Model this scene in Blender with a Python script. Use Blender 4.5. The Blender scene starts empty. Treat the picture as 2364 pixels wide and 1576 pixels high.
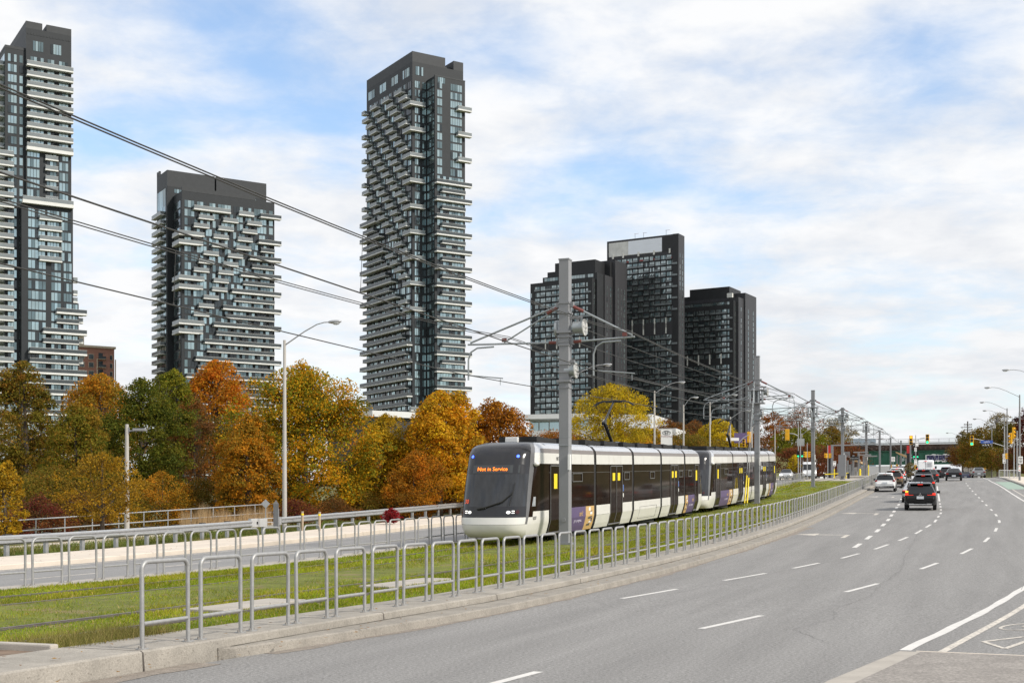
import bpy, bmesh, math, random
import numpy as np
from mathutils import Vector, Matrix
R = math.radians
random.seed(7); rng = np.random.default_rng(7)
scene = bpy.context.scene
COL = scene.collection

# ---------------------------------------------------------------- camera, sky, sun, exposure
F, CX, HY, CZ = 2956.0, 1182.0, 1171.0, 1.86
cam_d = bpy.data.cameras.new('camera'); cam = bpy.data.objects.new('camera', cam_d); COL.objects.link(cam)
cam.location = (0, 0, CZ); cam.rotation_euler = (R(90), 0, 0)
cam_d.sensor_width = 36; cam_d.lens = 36 * F / 2364
cam_d.shift_y = (HY - 788) / 2364
cam_d.clip_start = .1; cam_d.clip_end = 6000
scene.camera = cam

SUN_EL, SUN_AZ = 38.0, 118.0           # azimuth clockwise from +Y (the view direction)
w = bpy.data.worlds.new('World'); scene.world = w; w.use_nodes = True
nt = w.node_tree; N = nt.nodes; L = nt.links; N.clear()
def nd(t, **k):
    n = N.new(t)
    for a, b in k.items(): setattr(n, a, b)
    return n
out = nd('ShaderNodeOutputWorld'); bg = nd('ShaderNodeBackground'); bg.inputs[1].default_value = .1
sky = nd('ShaderNodeTexSky', sky_type='NISHITA', sun_disc=False); sky.sun_elevation = R(SUN_EL); sky.sun_rotation = R(SUN_AZ)
sky.air_density = 1.1; sky.dust_density = .6; sky.ozone_density = 1.5
tc = nd('ShaderNodeTexCoord')
# the cloud deck: the view direction is carried up to a layer so that clouds foreshorten towards the horizon
sep = nd('ShaderNodeSeparateXYZ'); L.new(tc.outputs['Generated'], sep.inputs[0])
def mth(op, a, b=None, c=None):
    n = nd('ShaderNodeMath', operation=op)
    for i, v in enumerate((a, b, c)):
        if v is None: continue
        if isinstance(v, (int, float)): n.inputs[i].default_value = v
        else: L.new(v, n.inputs[i])
    return n.outputs[0]
zc = mth('MAXIMUM', sep.outputs[2], .0)
den = mth('ADD', zc, .16)
cx = mth('DIVIDE', sep.outputs[0], den); cy = mth('DIVIDE', sep.outputs[1], den)
cmb = nd('ShaderNodeCombineXYZ'); L.new(cx, cmb.inputs[0]); L.new(cy, cmb.inputs[1]); cmb.inputs[2].default_value = 3.1
def noise(vec, scale, detail, rough, dist=0, off=(0, 0, 0)):
    m = nd('ShaderNodeMapping'); L.new(vec, m.inputs[0]); m.inputs['Location'].default_value = off
    n = nd('ShaderNodeTexNoise'); n.inputs['Scale'].default_value = scale; n.inputs['Detail'].default_value = detail
    n.inputs['Roughness'].default_value = rough; n.inputs['Distortion'].default_value = dist
    L.new(m.outputs[0], n.inputs[0]); return n.outputs[0]
n1 = noise(cmb.outputs[0], 2.3, 9, .55, .15, (1.3, 4.2, 0))
n2 = noise(cmb.outputs[0], 7.0, 8, .58, .2, (7, 1, 2))
n3 = noise(cmb.outputs[0], 3.2, 7, .55, .1, (2, 9, 4))
# broad breaks in the deck where the blue shows
def hole(az, el, r, ax=1.0):
    d = (math.sin(R(az)) * math.cos(R(el)), math.cos(R(az)) * math.cos(R(el)), math.sin(R(el)))
    sb = nd('ShaderNodeVectorMath', operation='SUBTRACT'); L.new(tc.outputs['Generated'], sb.inputs[0]); sb.inputs[1].default_value = d
    ml = nd('ShaderNodeVectorMath', operation='MULTIPLY'); L.new(sb.outputs[0], ml.inputs[0]); ml.inputs[1].default_value = (1, 1, ax)
    ln = nd('ShaderNodeVectorMath', operation='LENGTH'); L.new(ml.outputs[0], ln.inputs[0])
    t = mth('DIVIDE', ln.outputs['Value'], r); t = mth('MULTIPLY', t, t); t = mth('MULTIPLY', t, -1.0)
    return mth('EXPONENT', t)
holes = None
for az, el, r, ax, k in [(-13.4, 20.2, .055, 1.6, .22), (-10.5, 20.8, .05, 1.8, .16), (.4, 20.2, .04, 1.6, .19), (-15.2, 16.0, .06, 2.2, .20), (-18, 15.4, .05, 2.2, .14), (-7, 16.6, .05, 2.0, .15), (-8.5, 18.2, .05, 2.2, .10), (2.4, 15.0, .05, 2.6, .16), (4.8, 14.2, .05, 3, .13), (8.2, 13.8, .05, 3, .14),
                         (17.4, 19.0, .05, 2, .15), (20.6, 19.6, .05, 2, .13), (12.7, 12.8, .05, 3.2, .11), (9.5, 11.2, .05, 3.4, .13), (-12, 12.8, .05, 2.4, .10), (-2, 19.0, .05, 2, .10)]:
    h = mth('MULTIPLY', hole(az, el, r * 1.2, ax), k * .72); holes = h if holes is None else mth('ADD', holes, h)
mix_n = mth('ADD', mth('MULTIPLY', n1, .66), mth('MULTIPLY', n2, .34))
cov = mth('SUBTRACT', mix_n, holes)
rmp = nd('ShaderNodeMapRange', interpolation_type='SMOOTHSTEP'); L.new(cov, rmp.inputs[0])
rmp.inputs[1].default_value = .20; rmp.inputs[2].default_value = .56; rmp.inputs[3].default_value = .10
# brightness of the cloud itself: soft grey bellies, greyer low over the right-hand horizon
gr = nd('ShaderNodeValToRGB'); L.new(mth('ADD', mth('MULTIPLY', n3, .55), mth('MULTIPLY', n2, .45)), gr.inputs[0])
gr.color_ramp.elements[0].position = .36; gr.color_ramp.elements[0].color = (7.1, 7.35, 7.8, 1)
gr.color_ramp.elements[1].position = .58; gr.color_ramp.elements[1].color = (8.75, 8.8, 8.9, 1)
belly = mth('MULTIPLY', mth('ADD', hole(12, 5.2, .16, 3.2), mth('MULTIPLY', hole(20, 8, .2, 3), .4)), .8)
bm = mth('MULTIPLY', belly, mth('SUBTRACT', 1.0, mth('MULTIPLY', n2, 1.0)))
gm = nd('ShaderNodeMixRGB'); L.new(mth('MULTIPLY', bm, .9), gm.inputs[0]); L.new(gr.outputs[0], gm.inputs[1]); gm.inputs[2].default_value = (6.5, 6.6, 6.85, 1)
mx = nd('ShaderNodeMixRGB'); L.new(rmp.outputs[0], mx.inputs[0])
skm = nd('ShaderNodeMixRGB', blend_type='MULTIPLY'); skm.inputs[0].default_value = 1; L.new(sky.outputs[0], skm.inputs[1]); skm.inputs[2].default_value = (1.75, 1.85, 1.95, 1)
L.new(skm.outputs[0], mx.inputs[1]); L.new(gm.outputs[0], mx.inputs[2])
L.new(mx.outputs[0], bg.inputs[0]); L.new(bg.outputs[0], out.inputs[0])

sun_d = bpy.data.lights.new('sun', 'SUN'); sun_d.energy = 3.6; sun_d.angle = R(9); sun_d.color = (1, .93, .83)
sun = bpy.data.objects.new('sun', sun_d); COL.objects.link(sun)
sd = Vector((math.sin(R(SUN_AZ)) * math.cos(R(SUN_EL)), math.cos(R(SUN_AZ)) * math.cos(R(SUN_EL)), math.sin(R(SUN_EL))))
sun.rotation_euler = sd.to_track_quat('Z', 'Y').to_euler()
vs = scene.view_settings; vs.view_transform = 'Standard'; vs.look = 'None'; vs.exposure = .17; vs.gamma = 1; vs.use_curve_mapping = False

# ---------------------------------------------------------------- the corridor: u across (right positive), s along, heading 20.5 degrees
TH = R(20.5); SN, CS = math.sin(TH), math.cos(TH)
_Ss = [-80, 22, 28.5, 35, 41.3, 49, 58.6, 69, 81, 97.5, 113.5, 131.5, 149.5, 166, 185, 208, 240, 310, 2000]
_Zs = [0, 0, .04, .14, .28, .48, .8, 1.15, 1.6, 2.25, 2.92, 3.8, 4.65, 5.3, 5.9, 6.35, 6.6, 6.9, 7.2]
_t = np.arange(-100, 700, 1.0); _z = np.interp(_t, _Ss, _Zs); _k = np.exp(-.5 * (np.arange(-12, 13) / 4.0) ** 2); _k /= _k.sum()
_z = np.convolve(np.pad(_z, 12, mode='edge'), _k, mode='valid')
def zp(s): return np.interp(s, _t, _z)
def dl(s): return float(np.interp(s, [45, 60, 75, 91, 107, 129, 161, 200, 300, 600], [0, -.15, -.55, -1.1, -1.6, -2.1, -2.7, -3.4, -5.5, -12]))
def W(u, s, h=0.0): return Vector((u * CS + s * SN, -u * SN + s * CS, float(zp(s)) + h))
def at(px, py, Y): return Vector(((px - CX) / F * Y, Y, CZ - (py - HY) / F * Y))
def us(px, Y):                      # corridor coordinates of a column of the photo at a distance
    X = (px - CX) / F * Y
    return X * CS - Y * SN, X * SN + Y * CS

# ---------------------------------------------------------------- materials
def pm(name, base, rough=.6, metal=0., var=.12, scale=4., bump=0., bscale=60., spec=.5, stretch=None, dark=None, coat=0., emit=None, estr=0., detail=5, spot=None, trans=0., grain=None):
    m = bpy.data.materials.new(name); m.use_nodes = True; t = m.node_tree; b = t.nodes['Principled BSDF']
    def n(ty, **k):
        o = t.nodes.new(ty)
        for a, c in k.items(): setattr(o, a, c)
        return o
    co = n('ShaderNodeTexCoord'); mp = n('ShaderNodeMapping'); t.links.new(co.outputs['Object'], mp.inputs[0])
    if stretch and len(stretch) > 3: mp.vector_type = 'TEXTURE'; mp.inputs['Scale'].default_value = [1 / q for q in stretch[:3]]; mp.inputs['Rotation'].default_value = (0, 0, -stretch[3])
    elif stretch: mp.inputs['Scale'].default_value = stretch[:3]
    no = n('ShaderNodeTexNoise'); no.inputs['Scale'].default_value = scale; no.inputs['Detail'].default_value = detail; no.inputs['Roughness'].default_value = .62
    t.links.new(mp.outputs[0], no.inputs[0])
    ra = n('ShaderNodeValToRGB'); t.links.new(no.outputs[0], ra.inputs[0])
    d = dark or tuple(c * (1 - var) for c in base); hi = tuple(min(1, c * (1 + var)) for c in base)
    ra.color_ramp.elements[0].position = .3; ra.color_ramp.elements[0].color = (*d, 1)
    ra.color_ramp.elements[1].position = .7; ra.color_ramp.elements[1].color = (*hi, 1)
    col = ra.outputs[0]
    if spot:                          # (scale, threshold, colour, strength): speckle with a shape of its own
        s2 = n('ShaderNodeTexNoise'); s2.inputs['Scale'].default_value = spot[0]; s2.inputs['Detail'].default_value = 3; t.links.new(co.outputs['Object'], s2.inputs[0])
        r2 = n('ShaderNodeValToRGB'); t.links.new(s2.outputs[0], r2.inputs[0])
        r2.color_ramp.elements[0].position = spot[1]; r2.color_ramp.elements[0].color = (0, 0, 0, 1)
        r2.color_ramp.elements[1].position = min(1, spot[1] + .09); r2.color_ramp.elements[1].color = (spot[3],) * 3 + (1,)
        mi = n('ShaderNodeMixRGB'); t.links.new(r2.outputs[0], mi.inputs[0]); t.links.new(col, mi.inputs[1]); mi.inputs[2].default_value = (*spot[2], 1); col = mi.outputs[0]
    if grain:                         # (scale, amount): aggregate grain, lighter and darker stones
        g2 = n('ShaderNodeTexNoise'); g2.inputs['Scale'].default_value = grain[0]; g2.inputs['Detail'].default_value = 3; g2.inputs['Roughness'].default_value = .8; t.links.new(co.outputs['Object'], g2.inputs[0])
        r3 = n('ShaderNodeMapRange'); t.links.new(g2.outputs[0], r3.inputs[0]); r3.inputs[1].default_value = .3; r3.inputs[2].default_value = .7; r3.inputs[3].default_value = 1 - grain[1]; r3.inputs[4].default_value = 1 + grain[1]
        m3 = n('ShaderNodeMixRGB', blend_type='MULTIPLY'); m3.inputs[0].default_value = 1; t.links.new(col, m3.inputs[1]); t.links.new(r3.outputs[0], m3.inputs[2]); col = m3.outputs[0]
    t.links.new(col, b.inputs['Base Color'])
    b.inputs['Roughness'].default_value = rough; b.inputs['Metallic'].default_value = metal
    b.inputs['Specular IOR Level'].default_value = spec; b.inputs['Coat Weight'].default_value = coat
    if trans: b.inputs['Transmission Weight'].default_value = trans
    if bump:
        bn = n('ShaderNodeTexNoise'); bn.inputs['Scale'].default_value = bscale; bn.inputs['Detail'].default_value = 4; t.links.new(co.outputs['Object'], bn.inputs[0])
        bp = n('ShaderNodeBump'); bp.inputs['Strength'].default_value = bump; bp.inputs['Distance'].default_value = .02
        t.links.new(bn.outputs[0], bp.inputs['Height']); t.links.new(bp.outputs[0], b.inputs['Normal'])
    if emit: b.inputs['Emission Color'].default_value = (*emit, 1); b.inputs['Emission Strength'].default_value = estr
    return m
def leafmat(name, gloss=.7, trans=.42):
    m = bpy.data.materials.new(name); m.use_nodes = True; t = m.node_tree; b = t.nodes['Principled BSDF']
    a = t.nodes.new('ShaderNodeAttribute'); a.attribute_name = 'tint'
    t.links.new(a.outputs['Color'], b.inputs['Base Color']); b.inputs['Roughness'].default_value = gloss; b.inputs['Specular IOR Level'].default_value = .12
    tr = t.nodes.new('ShaderNodeBsdfTranslucent'); t.links.new(a.outputs['Color'], tr.inputs[0])
    mx = t.nodes.new('ShaderNodeMixShader'); mx.inputs[0].default_value = trans
    t.links.new(b.outputs[0], mx.inputs[1]); t.links.new(tr.outputs[0], mx.inputs[2]); t.links.new(mx.outputs[0], t.nodes['Material Output'].inputs[0])
    return m

# ---------------------------------------------------------------- mesh helpers
class MB:
    def __init__(s): s.v = []; s.f = []; s.m = []; s.sm = []
    def add(s, vs, fs, mi=0, smooth=False):
        k = len(s.v); s.v.extend([tuple(a) for a in vs])
        for f in fs: s.f.append([i + k for i in f]); s.m.append(mi); s.sm.append(smooth)
        return s
    def quad(s, a, b, c, d, mi=0): return s.add((a, b, c, d), ((0, 1, 2, 3),), mi)
    def box(s, c, d, mi=0, M=None, bev=0.):
        x, y, z = d[0] / 2, d[1] / 2, d[2] / 2
        if bev <= 0:
            vs = [Vector((a * x, b * y, e * z)) for a in (-1, 1) for b in (-1, 1) for e in (-1, 1)]
            fs = [(0, 1, 3, 2), (4, 6, 7, 5), (0, 4, 5, 1), (2, 3, 7, 6), (0, 2, 6, 4), (1, 5, 7, 3)]
        else:
            bm = bmesh.new(); bmesh.ops.create_cube(bm, size=1)
            for vv in bm.verts: vv.co = Vector((vv.co.x * 2 * x, vv.co.y * 2 * y, vv.co.z * 2 * z))
            bmesh.ops.bevel(bm, geom=bm.edges[:], offset=min(bev, x * .95, y * .95, z * .95), segments=2, affect='EDGES', profile=.6)
            bm.verts.index_update(); vs = [vv.co.copy() for vv in bm.verts]; fs = [[q.index for q in f.verts] for f in bm.faces]; bm.free()
        c = Vector(c)
        vs = [(M @ a + c) if M is not None else a + c for a in vs]
        return s.add(vs, fs, mi)
    def cyl(s, p, q, r, r2=None, n=8, mi=0, cap=True):
        p, q = Vector(p), Vector(q); r2 = r if r2 is None else r2
        d = (q - p).normalized(); a = d.orthogonal().normalized(); b = d.cross(a); vs = []
        for o, rr in ((p, r), (q, r2)):
            for i in range(n): t = 2 * math.pi * i / n; vs.append(o + a * (rr * math.cos(t)) + b * (rr * math.sin(t)))
        s.add(vs, [(i, (i + 1) % n, n + (i + 1) % n, n + i) for i in range(n)], mi, n > 5)
        if cap: s.add(vs[:n], [tuple(range(n - 1, -1, -1))], mi); s.add(vs[n:], [tuple(range(n))], mi)
        return s
    def tube(s, pts, r, n=8, mi=0, cap=True):
        pts = [Vector(p) for p in pts]; rs = r if isinstance(r, (list, tuple)) else [r] * len(pts)
        d0 = (pts[1] - pts[0]).normalized(); a = d0.orthogonal().normalized(); rings = []
        for i, p in enumerate(pts):
            d = (pts[min(i + 1, len(pts) - 1)] - pts[max(i - 1, 0)]).normalized()
            a = (a - d * a.dot(d)).normalized(); b = d.cross(a)
            rings.append([p + a * (rs[i] * math.cos(2 * math.pi * k / n)) + b * (rs[i] * math.sin(2 * math.pi * k / n)) for k in range(n)])
        vs = [q for g in rings for q in g]; fs = []
        for i in range(len(pts) - 1):
            for k in range(n): fs.append((i * n + k, i * n + (k + 1) % n, (i + 1) * n + (k + 1) % n, (i + 1) * n + k))
        s.add(vs, fs, mi, True)
        if cap: s.add(rings[0], [tuple(range(n - 1, -1, -1))], mi); s.add(rings[-1], [tuple(range(n))], mi)
        return s
    def grid(s, P, mi=0, smooth=True, close=False):       # P[i][j] points
        r, c = len(P), len(P[0]); vs = [q for row in P for q in row]; fs = []
        for i in range(r - 1):
            for j in range(c if close else c - 1): fs.append((i * c + j, i * c + (j + 1) % c, (i + 1) * c + (j + 1) % c, (i + 1) * c + j))
        return s.add(vs, fs, mi, smooth)
    def prism(s, poly, d, mi=0):                           # extrude a planar polygon by vector d
        n = len(poly); a = [Vector(p) for p in poly]; b = [p + Vector(d) for p in a]
        s.add(a + b, [tuple(range(n - 1, -1, -1)), tuple(range(n, 2 * n))] + [(i, (i + 1) % n, n + (i + 1) % n, n + i) for i in range(n)], mi)
        return s
    def sphere(s, c, r, n=10, m=6, mi=0, sz=(1, 1, 1)):
        c = Vector(c); P = [[c + Vector((r * sz[0] * math.sin(math.pi * i / m) * math.cos(2 * math.pi * j / n), r * sz[1] * math.sin(math.pi * i / m) * math.sin(2 * math.pi * j / n), r * sz[2] * math.cos(math.pi * i / m))) for j in range(n)] for i in range(m + 1)]
        return s.grid(P, mi, True, True)
    def mesh(s, name, mats):
        me = bpy.data.meshes.new(name); me.from_pydata([tuple(v) for v in s.v], [], s.f)
        for q in (mats if isinstance(mats, (list, tuple)) else [mats]): me.materials.append(q)
        me.polygons.foreach_set('material_index', s.m); me.polygons.foreach_set('use_smooth', s.sm); me.update(); return me
    def build(s, name, mats, parent=None, loc=None, rz=0.):
        o = bpy.data.objects.new(name, s.mesh(name, mats)); COL.objects.link(o)
        if parent is not None: o.parent = parent
        if loc is not None: o.location = loc
        if rz: o.rotation_euler.z = rz
        return o
def npmesh(name, V, k, mat, tint=None, parent=None, loc=None):     # V: (n*k,3) loose k-gons
    me = bpy.data.meshes.new(name); n = len(V) // k
    me.vertices.add(n * k); me.vertices.foreach_set('co', V.astype(np.float32).ravel())
    me.loops.add(n * k); me.loops.foreach_set('vertex_index', np.arange(n * k, dtype=np.int32))
    me.polygons.add(n); me.polygons.foreach_set('loop_start', np.arange(0, n * k, k, dtype=np.int32)); me.polygons.foreach_set('loop_total', np.full(n, k, dtype=np.int32))
    if tint is not None:
        at_ = me.attributes.new('tint', 'FLOAT_COLOR', 'POINT'); c = np.ones((n * k, 4), np.float32); c[:, :3] = np.repeat(tint, k, axis=0); at_.data.foreach_set('color', c.ravel())
    me.update(calc_edges=True); me.materials.append(mat)
    o = bpy.data.objects.new(name, me); COL.objects.link(o)
    if parent is not None: o.parent = parent
    if loc is not None: o.location = loc
    return o
def tag(o, label=None, cat=None, group=None, kind=None):
    if label: o['label'] = label
    if cat: o['category'] = cat
    if group: o['group'] = group
    if kind: o['kind'] = kind
    return o
def empty(name, loc, label=None, cat=None, group=None, rz=0.):
    o = bpy.data.objects.new(name, None); COL.objects.link(o); o.location = loc; o.rotation_euler.z = rz; o.empty_display_size = .3
    return tag(o, label, cat, group)
def struct(o): o['kind'] = 'structure'; return o
def children_of(o): return [c for c in bpy.data.objects if c.parent == o]
def copy_tree(o, kids=None):                       # a thing, its parts and their sub-parts
    c = o.copy(); COL.objects.link(c)
    for ch in KIDS.get(o.name, []) if kids is None else kids:
        d = ch.copy(); COL.objects.link(d); d.parent = c
        for g in KIDS.get(ch.name, []):
            e = g.copy(); COL.objects.link(e); e.parent = d
    return c
KIDS = {}
def index_kids():
    KIDS.clear()
    for o in bpy.data.objects:
        if o.parent is not None: KIDS.setdefault(o.parent.name, []).append(o)
def text_mb(body, size, M, mi=0, ext=.004, align='CENTER', mb=None):
    cu = bpy.data.curves.new('lettering', 'FONT'); cu.body = body; cu.size = size; cu.extrude = ext; cu.align_x = align; cu.align_y = 'CENTER'; cu.resolution_u = 3
    o = bpy.data.objects.new('lettering', cu); me = bpy.data.meshes.new_from_object(o)
    mb = mb or MB(); mb.add([M @ v.co for v in me.vertices], [tuple(p.vertices) for p in me.polygons], mi)
    bpy.data.objects.remove(o); bpy.data.curves.remove(cu); bpy.data.meshes.remove(me); return mb
def frame(o, xdir, up):                             # matrix whose x runs along xdir, y along up (for lettering)
    x = Vector(xdir).normalized(); y = Vector(up); y = (y - x * y.dot(x)).normalized(); z = x.cross(y)
    M = Matrix((x, y, z)).transposed().to_4x4(); M.translation = Vector(o); return M
ORD = ['first', 'second', 'third', 'fourth', 'fifth', 'sixth', 'seventh', 'eighth', 'ninth', 'tenth', 'eleventh', 'twelfth', 'thirteenth', 'fourteenth', 'fifteenth', 'sixteenth', 'seventeenth', 'eighteenth', 'nineteenth', 'twentieth', 'twenty-first', 'twenty-second', 'twenty-third', 'twenty-fourth', 'twenty-fifth']

# ================================================================ setting: ground, roads, kerbs, markings, tracks
M_asph = pm('asphalt', (.213, .208, .202), .85, grain=(24, .5), var=.15, scale=.9, bump=.5, bscale=70, stretch=(1.5, .09, 1, TH), spot=(95, .60, (.42, .41, .40), .6), detail=9)
M_asph2 = pm('asphalt_far_side', (.225, .222, .22), .85, grain=(30, .3), var=.12, scale=1.1, stretch=(1, .1, 1, TH), bump=.3, bscale=110, spot=(80, .62, (.33, .32, .31), .5))
M_apron = pm('apron_asphalt', (.255, .235, .215), .9, grain=(26, .42), var=.16, scale=1.7, bump=.35, bscale=120, spot=(90, .6, (.38, .345, .31), .5), detail=8)
M_conc = pm('concrete', (.38, .35, .31), .85, var=.17, scale=1.6, bump=.3, bscale=70, spot=(38, .66, (.17, .15, .13), .65), detail=9)
M_kerbface = pm('kerb_concrete', (.262, .24, .208), .88, grain=(36, .22), var=.2, scale=2.0, bump=.45, bscale=55, spot=(30, .62, (.13, .115, .10), .75), detail=10)
M_plinth = pm('plinth_concrete', (.30, .277, .242), .88, grain=(36, .2), var=.2, scale=2.2, bump=.4, bscale=55, spot=(30, .63, (.15, .13, .11), .7), detail=10)
M_walk = pm('sidewalk_concrete', (.60, .53, .45), .85, var=.10, scale=.9, bump=.2, bscale=60, spot=(30, .68, (.4, .34, .28), .5))
M_line = pm('road_paint', (.60, .585, .56), .7, var=.08, scale=3, spot=(22, .63, (.36, .35, .33), .8))
M_line_worn = pm('worn_road_paint', (.56, .52, .46), .8, var=.15, scale=3, spot=(14, .52, (.3, .28, .26), .9))
M_green = pm('green_lane_paint', (.275, .36, .30), .8, var=.12, scale=2)
M_soil = pm('lawn', (.12, .135, .016), .95, var=.4, scale=1.7, bump=.6, bscale=24, spot=(1.6, .56, (.20, .15, .075), .8), detail=9)
M_bank = pm('embankment_grass', (.11, .11, .035), .95, var=.4, scale=.25, bump=.5, bscale=4, spot=(.5, .55, (.16, .12, .05), .7), detail=9)
M_steel_rail = pm('rail_steel', (.20, .17, .15), .42, metal=.7, var=.25, scale=6)
M_railbed = pm('rail_groove', (.075, .064, .055), .8, var=.25, scale=6)
M_leaf = leafmat('leaf'); M_grass = leafmat('grass_blade', .6, .3)

def arr(a, b, st): return list(np.arange(a, b, st)) + [b]
SS = arr(-30, 60, 1.5)[:-1] + arr(60, 420, 4)
def strip(mb, ua, ub, ss, h, mi=0):
    f = lambda q, s: q(s) if callable(q) else q
    mb.grid([[W(f(ua, s), s, h), W(f(ub, s), s, h)] for s in ss], mi, False); return mb
def sweep(mb, prof, uf, ss, mi=0, cap=True):          # prof: (du, h) polygon carried along uf(s)
    P = [[W(uf(s) + d, s, h) for d, h in prof] for s in ss]
    mb.grid(P, mi, False)
    if cap: mb.add(P[0], [tuple(range(len(prof)))], mi); mb.add(P[-1], [tuple(range(len(prof) - 1, -1, -1))], mi)
    return mb
tb = lambda xs, ys: (lambda s: float(np.interp(s, xs, ys)))
u_l1 = tb([48, 59, 71, 82, 93, 110, 150, 400], [-4.56, -4.73, -5.1, -5.56, -6.0, -6.8, -8.6, -17])
u_l2 = tb([12, 25, 31, 36, 41, 46, 51.6, 57, 68, 80, 91, 104, 149, 420], [-8.4, -6.97, -6.08, -5.16, -4.36, -3.8, -3.35, -3.0, -2.66, -2.75, -3.18, -3.74, -5.6, -14])
u_l3 = tb([-30, 12.65, 19.4, 22, 28, 31, 36.7, 44, 51, 59, 69, 76.5, 84, 93, 109, 126, 143, 420], [-9.5, -4.92, -4.16, -3.69, -2.94, -2.47, -1.78, -.91, -.25, .17, .42, .29, .04, -.33, -.95, -1.71, -2.4, -10])
u_e = tb([-30, 14, 17.5, 24, 30.6, 37, 44, 52, 60, 70, 85, 99, 115, 136, 151, 183, 420], [-6, -1.45, -1.04, -.13, .69, 1.6, 2.45, 3.1, 3.45, 3.6, 3.05, 2.24, 1.69, .85, .09, -.93, -6])
u_kr = lambda s: u_e(s) + float(np.interp(s, [60, 120, 150, 181, 420], [2.3, 2.1, 2.0, 1.75, 1.75]))      # right kerb
u_kl = lambda s: -8.02 + dl(s) + float(np.interp(s, [13.6, 16.4, 19, 22], [-.75, -.38, -.14, 0])) if s > 13.4 else -8.9   # left kerb of the main road
u_L = lambda s: -19.05 + dl(s) * .55

# ground sheet reaching the horizon
def gz(u, s):
    z = float(zp(s)); far = max(0, s - 150)
    if u < -31:
        d = -31 - u; k = 1 - .75 * min(1, max(0, d - 12) / 50.); z = z * (k if s < 170 else k + (1 - k) * min(1, (s - 170) / 40.)); z += -.10 - 2.6 * (1 - math.exp(-max(0, d - 16) / 25.0)) * math.exp(-max(0, s - 60) / 60.0) + (6.5 if False else 0)
        if s > 130: z += min(6.0, .25 * max(0, d - 12)) * min(1, (s - 130) / 50.) * max(0, 1 - max(0, d - 34) / 30.)
    elif u > 6:
        d = u - 6; k = min(1, max(0, (s - 130) / 60.)); z += -.08 + k * min(11, .42 * max(0, d - 3))
    else: z -= .12
    if 230 < s < 400 and (u < -41 or u > -3.5):        # the railway embankment either side of the bridge
        k = min(1, (-41 - u) / 6. if u < 0 else (u + 3.5) / 6.) * (1 if u > -120 else max(0, 1 - (-120 - u) / 60.))
        z = max(z, z + k * (15.2 - .55 * max(0, abs(s - 316) - 5) - z)) if 15.2 - .55 * max(0, abs(s - 316) - 5) > z else z
    return z
gu = sorted(set(list(np.arange(-120, 61, 5.)) + [-31, -33, -41, -44, -47, -3.5, 0, 2.5, 6, 8, 10, -1500, -800, -450, -260, -180, 90, 140, 240, 450, 900, 1600]))
gs = sorted(set(list(np.arange(-40, 330, 6.)) + [-300, -120, 360, 420, 520, 700, 1000, 1500, 2400]))
g = MB(); g.grid([[Vector((u * CS + s * SN, -u * SN + s * CS, gz(u, s))) for u in gu] for s in gs], 0, True)
struct(g.build('ground', M_bank))

m = MB(); strip(m, lambda s: u_kl(s) - .02, lambda s: u_kr(s) + .02, SS, 0.0); struct(m.build('road', M_asph))
m = MB(); strip(m, -26.62, -19.5, arr(-30, 420, 3), 0.0)
for s_ in (): pass
struct(m.build('opposite_road', M_asph2))
# crossing of the two roads at the lights
m = MB(); m.grid([[W(u, s, .004 if u > -19.4 else .004) for u in np.linspace(-75, 22, 30)] for s in np.linspace(160, 182, 6)], 0, False); struct(m.build('cross_street', M_asph2))

# plinths carrying the barriers, low front kerb, far-side plinth
m = MB(); ssk = [s for s in arr(-20, 60, 1.0) + arr(63, 152, 3) if s > -25]
uP = lambda s: -8.86 + dl(s) + float(np.interp(s, [8, 13, 17, 22], [-.35, -.12, .0, .22]))
sweep(m, [(-1.13, -.2), (-1.13, .228), (-1.10, .235), (-.03, .235), (.0, .215), (.02, -.2)], uP, ssk)
struct(m.build('barrier_plinth', M_plinth))
m = MB(); ssk2 = [13.55, 13.6, 13.75, 14.0] + arr(14.5, 60, 1.0) + arr(63, 158, 3)
def kerb_in(s): return float(np.interp(s, [13.55, 13.6, 13.75, 14.0], [-.30, -.18, -.06, 0]))
P = []
for s in ssk2:
    ua = uP(s) + .024; ub = u_kl(s) + kerb_in(s); hh = .125
    P.append([W(ua, s, -.1), W(ua, s, hh), W(ub - .05, s, hh), W(ub - .015, s, hh - .02), W(ub + .02, s, -.1)])
m.grid(P, 0, False); m.add(P[0], [(0, 1, 2, 3, 4)]); m.add(P[-1], [(4, 3, 2, 1, 0)])
struct(m.build('kerb', M_kerbface))
m = MB(); sweep(m, [(-.42, -.2), (-.42, .19), (-.40, .2), (.42, .2), (.42, -.2)], u_L, arr(-20, 158, 2.0)); struct(m.build('far_plinth', M_conc))
m = MB(); strip(m, lambda s: uP(s) + .022 - .0, lambda s: uP(s) + .055 + .02 * math.sin(s * 3.1) * math.sin(s * 1.7), arr(13.8, 60, .6) + arr(60.5, 152, 2), .1275); struct(m.build('kerb_gap', pm('gap_dirt', (.07, .062, .045), .95, var=.4, scale=8)))
# joint lines cut into the near plinth: narrow dark strips of sealant
m = MB()
for s in (8.6, 12.15, 17.9, 22.3, 27.5, 33, 39, 45, 51, 57):
    u0 = uP(s); m.grid([[W(u0 - 1.1, s - .012, .2362), W(u0 - .03, s - .012, .2362), W(u0 + .003, s - .012, .214), W(u0 + .023, s - .012, .0)], [W(u0 - 1.1, s + .012, .2362), W(u0 - .03, s + .012, .2362), W(u0 + .003, s + .012, .214), W(u0 + .023, s + .012, .0)]], 0, False)
struct(m.build('plinth_joints', M_railbed))
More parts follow.
